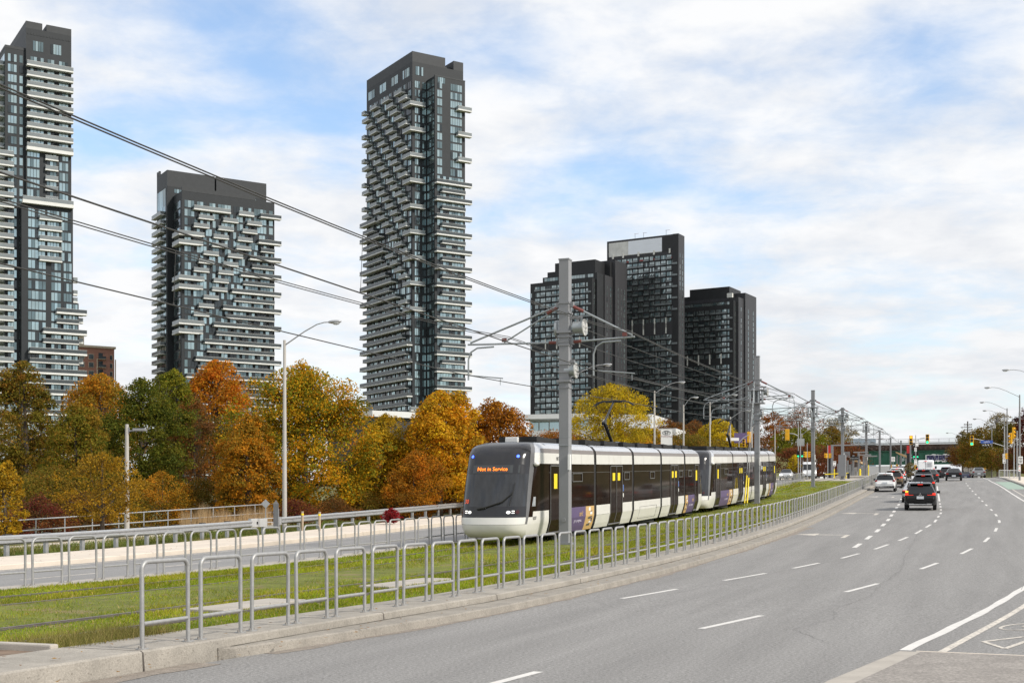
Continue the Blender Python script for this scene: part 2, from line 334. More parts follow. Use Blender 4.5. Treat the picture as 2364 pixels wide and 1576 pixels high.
# left-hand sidewalk with its kerb
m = MB(); sweep(m, [(-3.2, -.2), (-3.2, .16), (0, .15), (.03, .13), (.05, -.2)], lambda s: -26.65 + float(np.interp(s, [30, 60], [0, -.6])), arr(-20, 300, 3)); struct(m.build('sidewalk', M_walk))
m = MB()
for s in np.arange(6, 110, 1.8): strip(m, -29.8, -26.7, [s, s + .02], .163)
struct(m.build('sidewalk_joints', M_conc))
# trail behind the guardrail
m = MB(); strip(m, lambda s: -37.4 - .06 * (s - 40), lambda s: -34.8 - .06 * (s - 40), arr(10, 90, 4), -.02); struct(m.build('trail', M_walk))
# right boulevard and sidewalk
m = MB(); sweep(m, [(0, -.2), (0, .13), (.04, .15), (.3, .15), (.3, -.2)], u_kr, arr(52, 400, 4)); struct(m.build('right_kerb', M_conc))
m = MB(); strip(m, lambda s: u_kr(s) + .3, lambda s: u_kr(s) + 3.0, arr(52, 400, 4), .145); struct(m.build('right_sidewalk', M_walk))
m = MB(); m.grid([[W(a * 1.0, s, .012) for a in np.linspace(float(np.interp(s, [-30, 14, 17.25], [-6.0, -1.36, -.84])), 22, 5)] for s in (-30, -10, 0, 8, 14, 17.25)], 0, False)
m.v = [tuple(v) for v in m.v]; struct(m.build('driveway_apron', M_apron))
m = MB(); m.grid([[W(float(np.interp(s, [-30, 14, 17.2], [-6.35, -1.63, -1.10])), s, .013), W(float(np.interp(s, [-30, 14, 17.2], [-6.0, -1.34, -.84])), s, .013)] for s in (-30, -10, 0, 5, 10, 14, 15.5, 17.2)], 0, False); struct(m.build('gutter', M_conc))
m = MB(); m.grid([[W(-.9, 17.24, .014), W(6, 17.0, .014)], [W(-.9, 17.31, .014), W(6, 17.07, .014)]], 0, False); struct(m.build('apron_joint', M_walk))
m = MB(); strip(m, u_kr, lambda s: u_kr(s) + 30, arr(17.3, 56, 3), -.015); struct(m.build('boulevard_asphalt', M_apron))

# grit gathered against the kerb and along the plinth foot
m = MB(); r_ = random.Random(12)
for base, s0_, s1_ in ((u_kl, 14.2, 62), (lambda s: uP(s) + .02, 5, 13.3)):
    wv = 0.2; Q = []
    for s in np.arange(s0_, s1_, .35): wv = max(.04, min(.42, wv + r_.uniform(-.07, .07))); Q.append([W(base(s) + .0, s, .0035), W(base(s) + wv, s, .0035)])
    m.grid(Q, 0, False)
struct(m.build('gutter_grit', pm('road_grit', (.225, .195, .165), .95, var=.25, scale=7, grain=(40, .4))))
# painted lines
m = MB(); h = .004
def dash(uf, a, b, wd): 
    ss = np.linspace(a, b, 4); strip(m, lambda s: uf(s) - wd / 2, lambda s: uf(s) + wd / 2, ss, h)
for a in np.arange(47.0, 112, 5.55): dash(u_l1, a, a + 2.6, .17)
for a, b in [(24.98, 27.95), (31.0, 33.9), (36.1, 38.6), (41.0, 43.6), (46.2, 49.2), (51.8, 54.4), (57.0, 60.2), (62.6, 65.5), (68, 70.9), (73.6, 75.6), (78, 80), (83, 85), (88, 90), (93, 95.2)]: dash(u_l2, a, b, .12)
dash(u_l2, 99, 150, .13)
for a, b in [(11.2, 13.7), (19.4, 22.05), (28.2, 31.0), (36.6, 39.4), (44.1, 47.2), (51.4, 54.5), (59.3, 62.4), (67.6, 70.6), (75.3, 78), (82.8, 85.2), (90.5, 93), (98, 100.3), (105.5, 108), (113, 115.5), (121, 123.3), (128.6, 131), (136, 138.5), (143.5, 146)]: dash(u_l3, a, b, .12)
strip(m, lambda s: u_e(s) - .075 + .012 * math.sin(s * 2.3), lambda s: u_e(s) + .075 + .012 * math.sin(s * 1.9 + 1), arr(17.4, 60, .6) + arr(62, 186, 4), h)
struct(m.build('lane_markings', M_line))
m = MB(); h = .004
strip(m, lambda s: u_e(s) + float(np.interp(s, [17.4, 26, 60], [.46, .5, .6])) - .05, lambda s: u_e(s) + float(np.interp(s, [17.4, 26, 60], [.46, .5, .6])) + .06, arr(17.4, 60, 1.5) + arr(62, 128, 4), h)
for a in (-23.0,): 
    for s in np.arange(8, 150, 6): strip(m, a - .06, a + .06, [s, s + 3], h)
strip(m, -20.15, -20.03, arr(-20, 150, 4), h); strip(m, -26.25, -26.13, arr(-20, 150, 4), h)
for q in np.linspace(-8.5, -.9, 7): strip(m, q - .55, q + .15, [155.6, 156.3], h)
for q in np.linspace(-8.5, -.9, 7): strip(m, q - .55, q + .15, [152.0, 152.5], h)
struct(m.build('worn_markings', M_line_worn))
# left-turn arrows painted in the turn bay
m = MB(); h = .004
for s0 in (54.5, 77.5, 108):
    uc = (u_l1(s0) + u_kl(s0)) / 2 - .1
    q = lambda pts: m.add([W(uc + a, s0 + b, h) for a, b in pts], [tuple(range(len(pts)))])
    q([(.75, -1.0), (.93, -1.0), (.93, 1.2), (.75, 1.2)]); q([(-.45, 1.0), (.75, 1.0), (.75, 1.2), (-.45, 1.35)]); q([(-1.35, 1.3), (-.45, .45), (-.45, 2.15)])
struct(m.build('turn_arrows', M_line_worn))
# bicycle symbol and arrowhead on the bike lane at the apron
m = MB()
def flat(pts, close=False, wd=.06, hh=.005):
    pts = pts + [pts[0]] if close else pts
    for (a, b), (c, d) in zip(pts[:-1], pts[1:]):
        L_ = math.hypot(c - a, d - b); nx, ny = -(d - b) / L_ * wd / 2, (c - a) / L_ * wd / 2
        m.add([W(a + nx, b + ny, hh), W(c + nx, d + ny, hh), W(c - nx, d - ny, hh), W(a - nx, b - ny, hh)], [(0, 1, 2, 3)])
wh = lambda cu, cs_: flat([(cu + .27 * math.cos(t) + .18 * math.sin(t), cs_ + .62 * math.sin(t)) for t in np.linspace(0, 2 * math.pi, 19)[:-1]], True, .055)
wh(.46, 21.4); wh(1.25, 21.75); flat([(.46, 21.4), (.75, 22.1), (1.25, 21.75)]); flat([(.75, 22.1), (.85, 21.5), (.46, 21.4)])
flat([(-.096, 18.9), (.445, 19.8), (1.15, 19.35), (1.0, 19.05), (.5, 19.3), (.175, 18.07), (-.096, 18.9)], wd=.075)
struct(m.build('bike_symbol', M_line_worn))
m = MB(); strip(m, lambda s: u_e(s) + .25, lambda s: u_kr(s) - .1, arr(126, 150, 4), .006); struct(m.build('green_bike_box', M_green))
# long shrinkage crack and sealed seams in the asphalt
m = MB()
crk = [(-1.15, 17.9), (-1.9, 19.8), (-1.55, 21.8), (-1.75, 24), (-1.4, 27), (-1.5, 31), (-1.35, 36), (-1.65, 42), (-1.85, 50), (-2.0, 58), (-2.4, 66), (-2.8, 76)]
def crack(pts, wd):
    Q = []
    for (a, b), (c, d) in zip(pts[:-1], pts[1:]):
        for t in np.arange(0, 1, .12): Q.append((a + (c - a) * t + random.uniform(-.05, .05), b + (d - b) * t))
    m.grid([[W(a - wd * random.uniform(.4, 1), b, .0045), W(a + wd * random.uniform(.4, 1), b, .0045)] for a, b in Q], 0, False)
crack([(a - .9, b) for a, b in crk], .006); crack([(-6.4, 26), (-5.6, 33), (-4.2, 41), (-3.6, 52)], .006); crack([(.6, 30), (1.3, 40), (2.0, 52), (2.1, 66)], .006)
struct(m.build('asphalt_cracks', pm('crack_filler', (.16, .157, .153), .8)))

# tracks: grass bed and four running rails
def dT(s): return float(np.interp(s, [60, 80, 103, 129, 161, 240], [0, -.2, -.75, -1.6, -2.4, -4.2]))
def ubed(s): return dl(s)
m = MB(); m.grid([[W(u + dl(s), s, .185 + (.03 if abs(u + 14.2) < 1.2 else 0)) for u in np.linspace(-18.72, -9.95, 14)] for s in arr(-20, 60, 2) + arr(64, 152, 4)], 0, True); struct(m.build('track_bed', M_soil))
m = MB(); m.grid([[W(u + dl(s), s, .19) for u in np.linspace(-18.72, -9.9, 3)] for s in arr(152, 240, 8)], 0, True); struct(m.build('platform_paving', M_conc))
rail_lab = {-11.2: 'steel running rail nearest the road-side plinth, sunk in the grass', -12.7: 'second steel running rail from the road, sunk in grass beside the concrete pads',
            -15.7: 'steel running rail under the near side of the trams, sunk in grass', -17.15: 'farthest steel running rail, by the barrier of the opposite road'}
for u0, lab in rail_lab.items():
    m = MB(); ss = arr(-20, 60, 1.5) + arr(64, 236, 4)
    sweep(m, [(-.125, .10), (-.125, .2), (.125, .2), (.125, .10)], lambda s: u0 + dT(s), ss, 1, False)
    sweep(m, [(-.036, .15), (-.036, .214), (.036, .214), (.036, .15)], lambda s: u0 + dT(s), ss, 0, False)
    tag(m.build('running_rail', [M_steel_rail, M_railbed]), lab, 'rail', 'running rails of the two tracks')
for (a, b, c, d), lab in {(-12.15, -11.38, 17.4, 20.0): 'nearest flat concrete pad lying in the track grass', (-12.15, -11.45, 23.5, 26.7): 'second flat concrete pad in the track grass, farther along'}.items():
    m = MB(); P = W((a + b) / 2, (c + d) / 2, .205); m.box((0, 0, 0), (b - a, d - c, .06), 0, Matrix.Rotation(-TH, 3, 'Z'), .015); tag(m.build('concrete_pad', M_conc, loc=P), lab, 'slab', 'concrete pads between the rails')
# open concrete trough at the near end of the plinth
P0 = W(-10.75, 10.0, 0); m = MB(); Rm = Matrix.Rotation(-TH, 3, 'Z')
for c, d in [((-.66, 0, .08), (.16, 4.2, .40)), ((.0, 2.03, .08), (1.2, .14, .396)), ((0, 0, -.1), (1.5, 4.1, .1))]: m.box(Rm @ Vector(c), d, 0, Rm, .02)
m.box(Rm @ Vector((.1, 0, .19)), (1.3, 4.05, .012), 1, Rm)
tag(m.build('cable_trough', [M_conc, pm('trough_silt', (.17, .12, .085), .95, var=.3, scale=3)], loc=P0), 'open concrete trough sunk at the near end of the plinth, left corner', 'trough')

# grass blades of the track bed (uncountable): tufts thinning with distance
def blades(n, u0, u1, s0, s1, hmin, hmax, wd, base_h, pal, seed):
    r = np.random.default_rng(seed); u = r.uniform(u0, u1, n); s = r.uniform(s0, s1, n)
    keep = np.ones(n, bool)
    for q, wd_ in ((-11.2, .20), (-12.7, .14), (-15.7, .16), (-17.15, .12)): keep &= np.abs(u - q + .03 * np.sin(s * 2.7)) > wd_ * (.75 + .35 * np.sin(s * .9 + q))
    keep &= ~((u > -12.12) & (u < -11.41) & (((s > 17.45) & (s < 19.95)) | ((s > 23.55) & (s < 26.65))))
    keep &= ~((u > -11.62) & (s < 12.15))
    u, s = u[keep], s[keep]; n = len(u)
    pn = np.sin(u * 2.1 + 1.3 * np.sin(s * .7)) * np.cos(s * 1.3 + u) * .5 + .5 * np.sin(u * .9 - s * .37 + 2)
    h = r.uniform(hmin, hmax, n) * (1 + .45 * pn); a = r.uniform(0, 2 * np.pi, n); le = r.uniform(.2, 1.0, n) * h; b = r.uniform(0, 2 * np.pi, n)
    D = np.array([dl(q) for q in np.linspace(-20, 160, 400)]); uu = u + np.interp(s, np.linspace(-20, 160, 400), D)
    x = uu * CS + s * SN; y = -uu * SN + s * CS; z = zp(s) + base_h
    wx, wy = np.cos(a) * wd, np.sin(a) * wd
    V = np.empty((n, 3, 3)); V[:, 0] = np.stack([x - wx, y - wy, z], 1); V[:, 1] = np.stack([x + wx, y + wy, z], 1); V[:, 2] = np.stack([x + le * np.cos(b), y + le * np.sin(b), z + h], 1)
    pal = np.array(pal); pn2 = np.sin(u * .55 + 2.2 * np.sin(s * .21)) * np.sin(s * .43 + .8 * u); dry = np.clip(pn * .38 + .45 * np.clip(pn2, 0, 1) + r.normal(.12, .30, n), 0, 1)
    c = pal[0] * (1 - dry[:, None]) + pal[1] * dry[:, None]; c = c * r.uniform(.7, 1.3, (n, 1)) * (1 + .28 * np.sin(u * 1.7 + s * .9) * np.sin(s * .61 - u * .8))[:, None]; k = r.random(n) < .07; c[k] = pal[2] * r.uniform(.8, 1.2, (k.sum(), 1))
    return V.reshape(-1, 3), c
palg = [(.205, .275, .010), (.34, .28, .03), (.48, .35, .13)]
VV, CC = [], []
for a in [(105000, -18.6, -9.98, 8, 19, .025, .062, .0065, .18, palg, 1), (5000, -18.6, -9.98, 8, 30, .05, .11, .008, .18, [(.13, .21, .012), (.22, .23, .03), (.40, .30, .12)], 21), (90000, -18.6, -9.98, 19, 32, .028, .07, .009, .18, palg, 2), (52000, -18.6, -9.98, 32, 55, .04, .09, .014, .18, palg, 3), (30000, -18.6, -9.98, 55, 105, .05, .10, .03, .18, palg, 4), (16000, -18.6, -9.98, 105, 150, .05, .1, .05, .18, palg, 5)]:
    V, c = blades(*a); VV.append(V); CC.append(c)
# long dry tussock at the end of the trough
V, c = blades(5200, -11.15, -9.95, 11.6, 14.2, .10, .24, .005, .16, [(.20, .19, .05), (.33, .25, .09), (.40, .30, .13)], 9); VV.append(V); CC.append(c)
tag(npmesh('grass', np.vstack(VV), 3, M_grass, np.vstack(CC)), 'short green grass growing between and around the tram rails', 'grass', kind='stuff')
VV, CC = [], []
for a in [(26000, -31.6, -29.9, 18, 62, .08, .22, .014, -.03, [(.12, .18, .03), (.22, .19, .06), (.33, .26, .11)], 11), (30000, -36, -31.4, 25, 66, .1, .35, .016, -.1, [(.10, .15, .025), (.2, .17, .05), (.33, .26, .11)], 12)]:
    V, c = blades(*a); VV.append(V); CC.append(c)
tag(npmesh('grass', np.vstack(VV), 3, M_grass, np.vstack(CC)), 'rough verge grass below the steel guardrail beyond the sidewalk', 'grass', kind='stuff')

# ================================================================ buildings
M_clad = pm('tower_cladding', (.026, .030, .034), .55, var=.10, scale=.6, spec=.25)
M_clad2 = pm('tower_cladding_pale', (.042, .046, .050), .55, var=.10, scale=.6, spec=.25)
M_slab = pm('balcony_slab', (.62, .63, .61), .7, var=.05, scale=.5)
M_bal = pm('balcony_glass', (.19, .21, .215), .25, metal=.25, var=.12, scale=.35, spec=.6)
M_baldk = pm('balcony_screen', (.06, .07, .074), .25, metal=.3, var=.15, scale=.35, spec=.6)
M_win = pm('tower_glass', (.36, .46, .47), .06, metal=.78, var=.16, scale=.11, spec=.9, detail=2)
M_windim = pm('tower_glass_dim', (.15, .205, .215), .07, metal=.7, var=.2, scale=.11, spec=.8, detail=2)
M_windeep = pm('tower_glass_deep', (.03, .038, .042), .08, metal=.3, var=.2, scale=.11, spec=.7, detail=2)
M_winb = pm('dark_tower_glass', (.28, .325, .325), .07, metal=.75, var=.25, scale=.16, spec=.8, detail=3)
M_black = pm('black_cladding', (.018, .019, .021), .5, var=.15, scale=.5, spec=.35)
M_black2 = pm('black_cladding_ribbed', (.034, .034, .038), .5, var=.25, scale=.4, spec=.35, stretch=(6, 6, .02))
M_blackbal = pm('black_balcony', (.15, .17, .175), .3, metal=.3, var=.2, scale=.4, spec=.6)
M_mech = pm('mechanical_wall', (.60, .60, .57), .8, var=.15, scale=.3)
M_louv = pm('corrugated_metal', (.66, .69, .73), .45, metal=.4, var=.12, scale=.5, stretch=(.3, .3, 14))
M_brick = pm('brick', (.36, .18, .13), .85, var=.2, scale=.8, stretch=(1, 1, 4), spot=(3, .62, (.26, .14, .09), .5))
M_cream = pm('cream_stone', (.56, .48, .36), .8, var=.1, scale=.6)
M_pane = pm('window_pane', (.10, .12, .13), .1, metal=.3, var=.3, scale=.3, spec=.8)
M_wht = pm('white_panel', (.60, .61, .60), .5, var=.06, scale=.4)
M_redtape = pm('red_safety_mesh', (.22, .035, .03), .8, var=.2, scale=.5)

class Facade:
    """a tower in its own frame: x runs along the right-hand face, y recedes along the left-hand face"""
    def __init__(s, name, label, cat, corner, yaw, ztop, zbase, mats, group=None, npart=60):
        s.root = empty(name, (corner[0], corner[1], zbase), label, cat, group, yaw); s.zb = zbase; s.zt = ztop - zbase
        s.vol = MB(); s.win = []; s.bal = []; s.mats = mats; s.np = npart; s.glz = (7, 3, 1); s.r = random.Random(hash(name) % 1000 if False else len(name))
    def box(s, x0, x1, y0, y1, z0, z1, mi=0): s.vol.box(((x0 + x1) / 2, (y0 + y1) / 2, (z0 + z1) / 2), (x1 - x0, y1 - y0, z1 - z0), mi)
    def w(s, face, pl, a0, a1, z0, z1, pane=1.25):         # glazing: a run of panes in the face plane
        n = max(1, round((a1 - a0) / pane)); mb = MB(); st = (a1 - a0) / n
        for i in range(n):
            p, q = a0 + i * st + .06, a0 + (i + 1) * st - .06; o = [pl - .05 - s.r.uniform(0, .05) for _ in range(4)]
            mi = s.r.choices((0, 1, 2), s.glz)[0]
            if face == 'R': mb.quad((p, o[0], z0), (q, o[1], z0), (q, o[2], z1), (p, o[3], z1), mi)
            else: mb.quad((o[0], q, z0), (o[1], p, z0), (o[2], p, z1), (o[3], q, z1), mi)
        s.win.append(mb)
    def b(s, face, pl, a0, a1, z, d=1.7, th=.28, rail=1.05, wrap0=0., wrap1=0., slab=0, scr=1):
        """balcony slab with a glass screen along the face; z is the floor; wrap lengthens it round a corner"""
        mb = MB(); a0 -= wrap0; a1 += wrap1
        def bx(p, q, e0, e1, z0, z1, mi):
            if face == 'R': mb.box(((p + q) / 2, pl - (e0 + e1) / 2, (z0 + z1) / 2), (q - p, e1 - e0, z1 - z0), mi)
            else: mb.box((pl - (e0 + e1) / 2, (p + q) / 2, (z0 + z1) / 2), (e1 - e0, q - p, z1 - z0), mi)
        bx(a0, a1, -.05, d, z - th, z, slab)
        if rail:
            bx(a0 + .05, a1 - .05, d - .12, d - .07, z + .06, z + rail, scr); bx(a0 + .05, a0 + .1, .06, d - .13, z + .06, z + rail, scr); bx(a1 - .1, a1 - .05, .06, d - .13, z + .06, z + rail, scr)
            bx(a0, a1, d - .13, d - .05, z + rail + .005, z + rail + .06, slab)
        s.bal.append(mb)
    def done(s, wall='wall'):
        s.vol.build(wall, s.mats['wall'], s.root)
        for nm, L_, mt in (('window', s.win, s.mats['win']), ('balcony', s.bal, s.mats['bal'])):
            L_ = list(L_); s.r.shuffle(L_) if False else None
            for mb in L_[:s.np]: mb.build(nm, mt, s.root)
            if L_[s.np:]:
                al = MB()
                for mb in L_[s.np:]: al.add(mb.v, mb.f, 0)
                al.m = [q for mb in L_[s.np:] for q in mb.m]
                tag(al.build(nm, mt, s.root), kind='stuff')
        return s.root
MT = dict(wall=[M_clad, M_clad2, M_mech], win=[M_win, M_windim, M_windeep], bal=[M_slab, M_bal, M_baldk])
YAW = math.atan2(.531, .847)
ex = Vector((.847, .531, 0)); ey = Vector((-.531, .847, 0))

# --- the tall slender tower in the middle
c = at(952, 118, 450); T = Facade('residential_tower', 'tallest slender dark tower with staggered white balconies, behind the orange trees', 'tower', c, YAW, c.z, 2, MT, 'dark condo towers with white balconies')
zt = T.zt
T.box(0, 20.6, .0, 36.9, 0, zt - 3.6); T.box(0, 13.2, 0, 36.9, zt - 3.6, zt, 1); T.box(16.6, 20.6, 0, 36.9, zt - 3.6, zt - .4, 1); T.box(13.2, 16.6, 2.5, 36.9, zt - 3.6, zt - 2.2, 1)
T.box(5.7, 17.9, -6.0, .0, 0, zt - 9.4); T.box(5.65, 17.95, -6.06, -5.5, zt - 9.4, zt - 9.0, 1)
for t in (2.0, 11, 20.5, 30): T.w('L', 0, t, t + 5.2, zt - 8.1, zt - 5.1, .9)
T.w('R', 0, 1.2, 4.3, zt - 8.1, zt - 5.1, .8); T.w('R', -6, 6.8, 9.8, zt - 8.2 - 3.4, zt - 6.2 - 3.4, .8)
nf = int((zt - 10.3) / 3.0)
for k in range(nf):
    z1 = zt - 10.3 - 3 * k; z0 = z1 - 2.35; fl = z1 - 2.75
    # left face
    ph = k % 3; off = (5.2, 1.9, -1.3)[ph]
    lo_end = 37 - (11.5 + 3.3 * ((k - 14) // 2)) if k >= 14 else 99
    for j in range(4):
        a = off + 10 * j
        if a + 5.8 > lo_end - 1 or a > 36: continue
        if a < 0:
            T.b('L', 0, 0, a + 5.8, fl, 1.7); T.b('R', 0, -1.7, 4.4, fl, 1.55)
        else: T.b('L', 0, a, min(a + 5.8, 38), fl)
    x = .8
    T.glz = (2.2, 3.5, 4)
    while x < 35:
        ww = T.r.choice((2.4, 3.6)); T.w('L', 0, x, min(x + ww, 36.3), z0, z1, 1.2); x += ww + 1.0
    T.glz = (6, 3, 1.5) if k < 12 else (4, 4, 2)
    if k >= 14:
        e = max(lo_end, 0)
        if k % 2 == 0: T.b('L', 0, e, 37.0, fl, 2.2, th=.44, wrap1=1.6, scr=2)
        else: T.b('L', 0, e + 2.5, 36.2, fl, 1.7, th=.25, wrap1=.8, scr=2)
    # narrow right face of the slab, then the wing in front of it
    T.w('R', 0, .9, 3.0, z0, z1, .7); T.w('R', 0, 3.9, 5.4, z0, z1, .75)
    T.w('L', 5.7, -5.6, -.6, z0, z1, 1.6)
    if k < 11:
        T.w('R', -6, 6.6, 8.6, z0 - .8, z1 - .8, .9); T.w('R', -6, 11.9, 16.6, z0 - .8, z1 - .8, .9)
        if k in (2, 5, 8): T.b('R', -6, 14.2, 17.9, fl - .8, 1.7, th=.46, wrap1=1.9)
        if k % 3 != 2: T.b('R', -3, 17.9, 18.9, fl - .8, 1.2, th=.3)
    else:
        T.w('R', -6, 6.6, 17.2, z0 - .8, z1 - .8, 1.15)
        if (k - 11) % 2 == 0: T.b('R', -6, 5.6, 17.9, fl - .6, 1.7, th=.46, wrap1=2.0, scr=2)
        else: T.b('R', -6, 7.9, 17.4, fl - .6, 1.5, th=.28, scr=2); T.b('R', -3, 17.9, 18.8, fl - .6, 1.1, th=.25)
for i, z in enumerate(np.arange(34, 6, -6)): T.b('R', 0, -1.4 - .0 * i, 5.7, z, 1.6, th=.44); T.b('R', -6, 5.7, 18.5 + i * .7, z, 2.2, th=.44)
T.box(-.8, 21.8, -6.8, 37.6, 0, 22); T.done()

# --- the broad tower left of it
c = at(386, 392, 440); T = Facade('residential_tower', 'broad mid-height dark tower with stepped white balcony bands, behind the red-orange tree', 'tower', c, YAW, c.z, 2, MT, 'dark condo towers with white balconies')
zt = T.zt
T.box(0, 35.9, 0, 12, 0, zt - 5.5); T.box(0, 16.8, 0, 12, zt - 5.5, zt, 1); T.box(17.4, 35.9, 0, 12, zt - 5.5, zt, 1); T.box(16.8, 17.4, 1.2, 12, zt - 5.5, zt - .6); T.box(-.02, .6, 9.2, 10.2, zt, zt + 1.6, 1); T.box(-.02, .6, 11.2, 12, zt, zt + 1.6, 1)
for x0, x1 in ((2.4, 6.8), (10.0, 14.4), (22.5, 27), (29, 32)): T.w('R', 0, x0, x1, zt - 7.6, zt - 6.3, .9)
T.w('L', 0, 1.5, 11, zt - 12, zt - 6, 1.2)
T.box(2.0, 35.0, -10, 0, 0, zt - 9.0); T.box(1.96, 28.0, -10.05, -9.4, zt - 9.0, zt - 7.6, 1)
nf = int((zt - 12.3) / 3.0)
for k in range(nf):
    z1 = zt - 12.0 - 3 * k; z0 = z1 - 2.3; fl = z1 - 2.75
    T.b('L', 0, 3.0, 12.0, fl, 1.5, th=.3, wrap1=1.5)
    T.w('L', 0, 1, 11.5, z0, z1, 1.6); T.w('L', 2.0, -8.4, -1.5, z0, z1, 1.7)
    e = 35 - (6.5 + 1.6 * (k - 3)) if k >= 3 else 29.2
    if k == 0: T.b('R', -10, 5.6, 18.5, fl, 1.9, th=.45); T.b('R', -10, 21.5, 27, fl, 1.7, th=.45)
    else:
        ph = (7.0 - 1.7 * (k % 5) + (0 if k % 5 < 4 else 1.2))
        for j in range(-1, 5):
            a = ph + 8.6 * j
            if a + 5.4 > e - .6 or a < -.2: continue
            T.b('R', -10, 2 + a, 2 + a + 5.4, fl, 1.6, th=.34)
        if k % 5 in (3, 4) and e > 10: T.b('R', -10, .4, 8.4 - 1.0 * (k % 5 - 3), fl, 1.7, th=.5); T.b('L', 2.0, -10, -4, fl, 1.6, th=.5)
    e = max(e, 2.0)
    if k % 2 == 1 and k >= 3 or k == 0: T.b('R', -10, e, 35, fl, 2.0, th=.48 if k else .4, wrap1=1.9, scr=2)
    elif k >= 4: T.b('R', -10, e + 2.6, 34.6, fl, 1.5, th=.28, scr=2)
    x = 2.8
    while x < 34:
        T.glz = (3.5, 4, 2.5) if k < 12 else (2, 4, 4); ww = T.r.choice((2.2, 3.4, 4.6)); T.w('R', -10, x, min(x + ww, 34.4), z0, z1, 1.1); x += ww + (.9 if k < 24 else .5)
T.b('L', 0, -9, 20, 20, 3.2, th=1.0); T.b('L', 0, -9, 13, 26.4, 2.2, th=.9)
T.done()

# --- the tower cut by the left edge of the photo
c = at(60, 48, 375); T = Facade('residential_tower', 'dark glass tower cut by the left edge, brick block at its foot', 'tower', c, YAW, c.z, 2, MT, 'dark condo towers with white balconies')
zt = T.zt
T.box(0, 12.9, 0, 34, 0, zt - 2, 0); T.box(0, 4.6, 0, 34, zt - 2, zt, 1); T.box(5.8, 12.9, 0, 34, zt - 2, zt, 1)
T.box(-5.6, 0, .9, 30, 0, zt - 8.6); T.box(-5.65, .0, .85, 30, zt - 8.6, zt - 7.8, 1)
T.w('R', 0, 1.9, 4.9, zt - 8.4, zt - 5.5, .75); T.w('R', 0, 6.9, 10.0, zt - 8.4, zt - 5.5, .75)
for i in range(14): T.vol.box((.6 + i * .9, -.03, zt - 3.6), (.6, .08, .45), 0)
for k in range(46):
    z1 = zt - 10.2 - 3.0 * k; z0 = z1 - 2.35; fl = z1 - 2.75
    if z0 < 1: break
    T.w('R', .9, -4.9, -2.4, z0 + .2, z1, .9); T.w('R', .9, -1.7, -.7, z0 + .2, z1, .9)
    T.b('L', -5.6, 3, 12, fl, 1.6, th=.35); T.w('L', -5.6, 1.5, 20, z0, z1, 1.5)
    if k >= 9: T.b('R', .9, -7.4, -3.4, fl, 1.5, th=.4)
    zd = zt - z1
    if k < 9:
        T.b('R', 0, 0, 12.9, fl, 1.6, th=.45 if k != 8 else 1.0, wrap1=.3); T.w('R', 0, 1.2, 5.0, z0, z1, .9); T.w('R', 0, 6, 8, z0, z1, .9); T.w('R', 0, 9.3, 12, z0, z1, .9)
    elif k < 14:
        T.w('R', 0, .3, 3.8, z0, z1, .85); T.w('R', 0, 9.4, 12.0, z0, z1, .85); T.b('R', 0, 5.3, 9.0, fl + .2, .9, th=.4); T.w('R', 0, 5.8, 8.6, z0, z1, .9)
    elif k < 15:
        T.b('R', -1.8, -1.5, 12.9, z0 + 1.6, 1.3, th=1.0)
    elif k < 20:
        T.w('R', -1.8, .2, 5, z0, z1, .9); T.w('R', -1.8, 9.6, 12.4, z0, z1, .9); T.b('R', -1.8, 3.2, 9.6, fl, 1.3, th=.4); T.w('R', -1.8, 5.6, 9, z0, z1, .9)
    else:
        e = 12.9 + 1.5 - 1.9 * (k - 24) - 6.5 if k >= 24 else 99
        T.w('R', -1.8, .2, 5.2, z0, z1, .95); T.w('R', -1.8, 6.7, 9.5, z0, z1, .95); T.w('R', -1.8, 10.2, 12.6, z0, z1, .95)
        if k >= 24:
            if k % 2 == 0: T.b('R', -1.8, max(-1.4, e), 14.6, fl, 2.0, th=.55, wrap1=2.0, scr=2)
            else: T.b('R', -1.8, max(-.4, e + 2.0), 14.4, fl, 1.5, th=.3, scr=2)
            T.w('R', -1.8, 12.8, 14.3, z0, z1, .8)
        if k >= 21: T.b('R', -.2, 14.6 if k >= 24 else 13.1, 16.0 if k >= 24 else 14.4, fl + (.8 if k % 2 else 0), 1.4, th=.5)
T.box(-1.6, 12.95, -1.8, 0, 0, zt - 10.2 - 42 - 1.6); T.box(12.9, 14.6, -1.8, 34, 0, zt - 10.2 - 3 * 24 + .4); T.done()

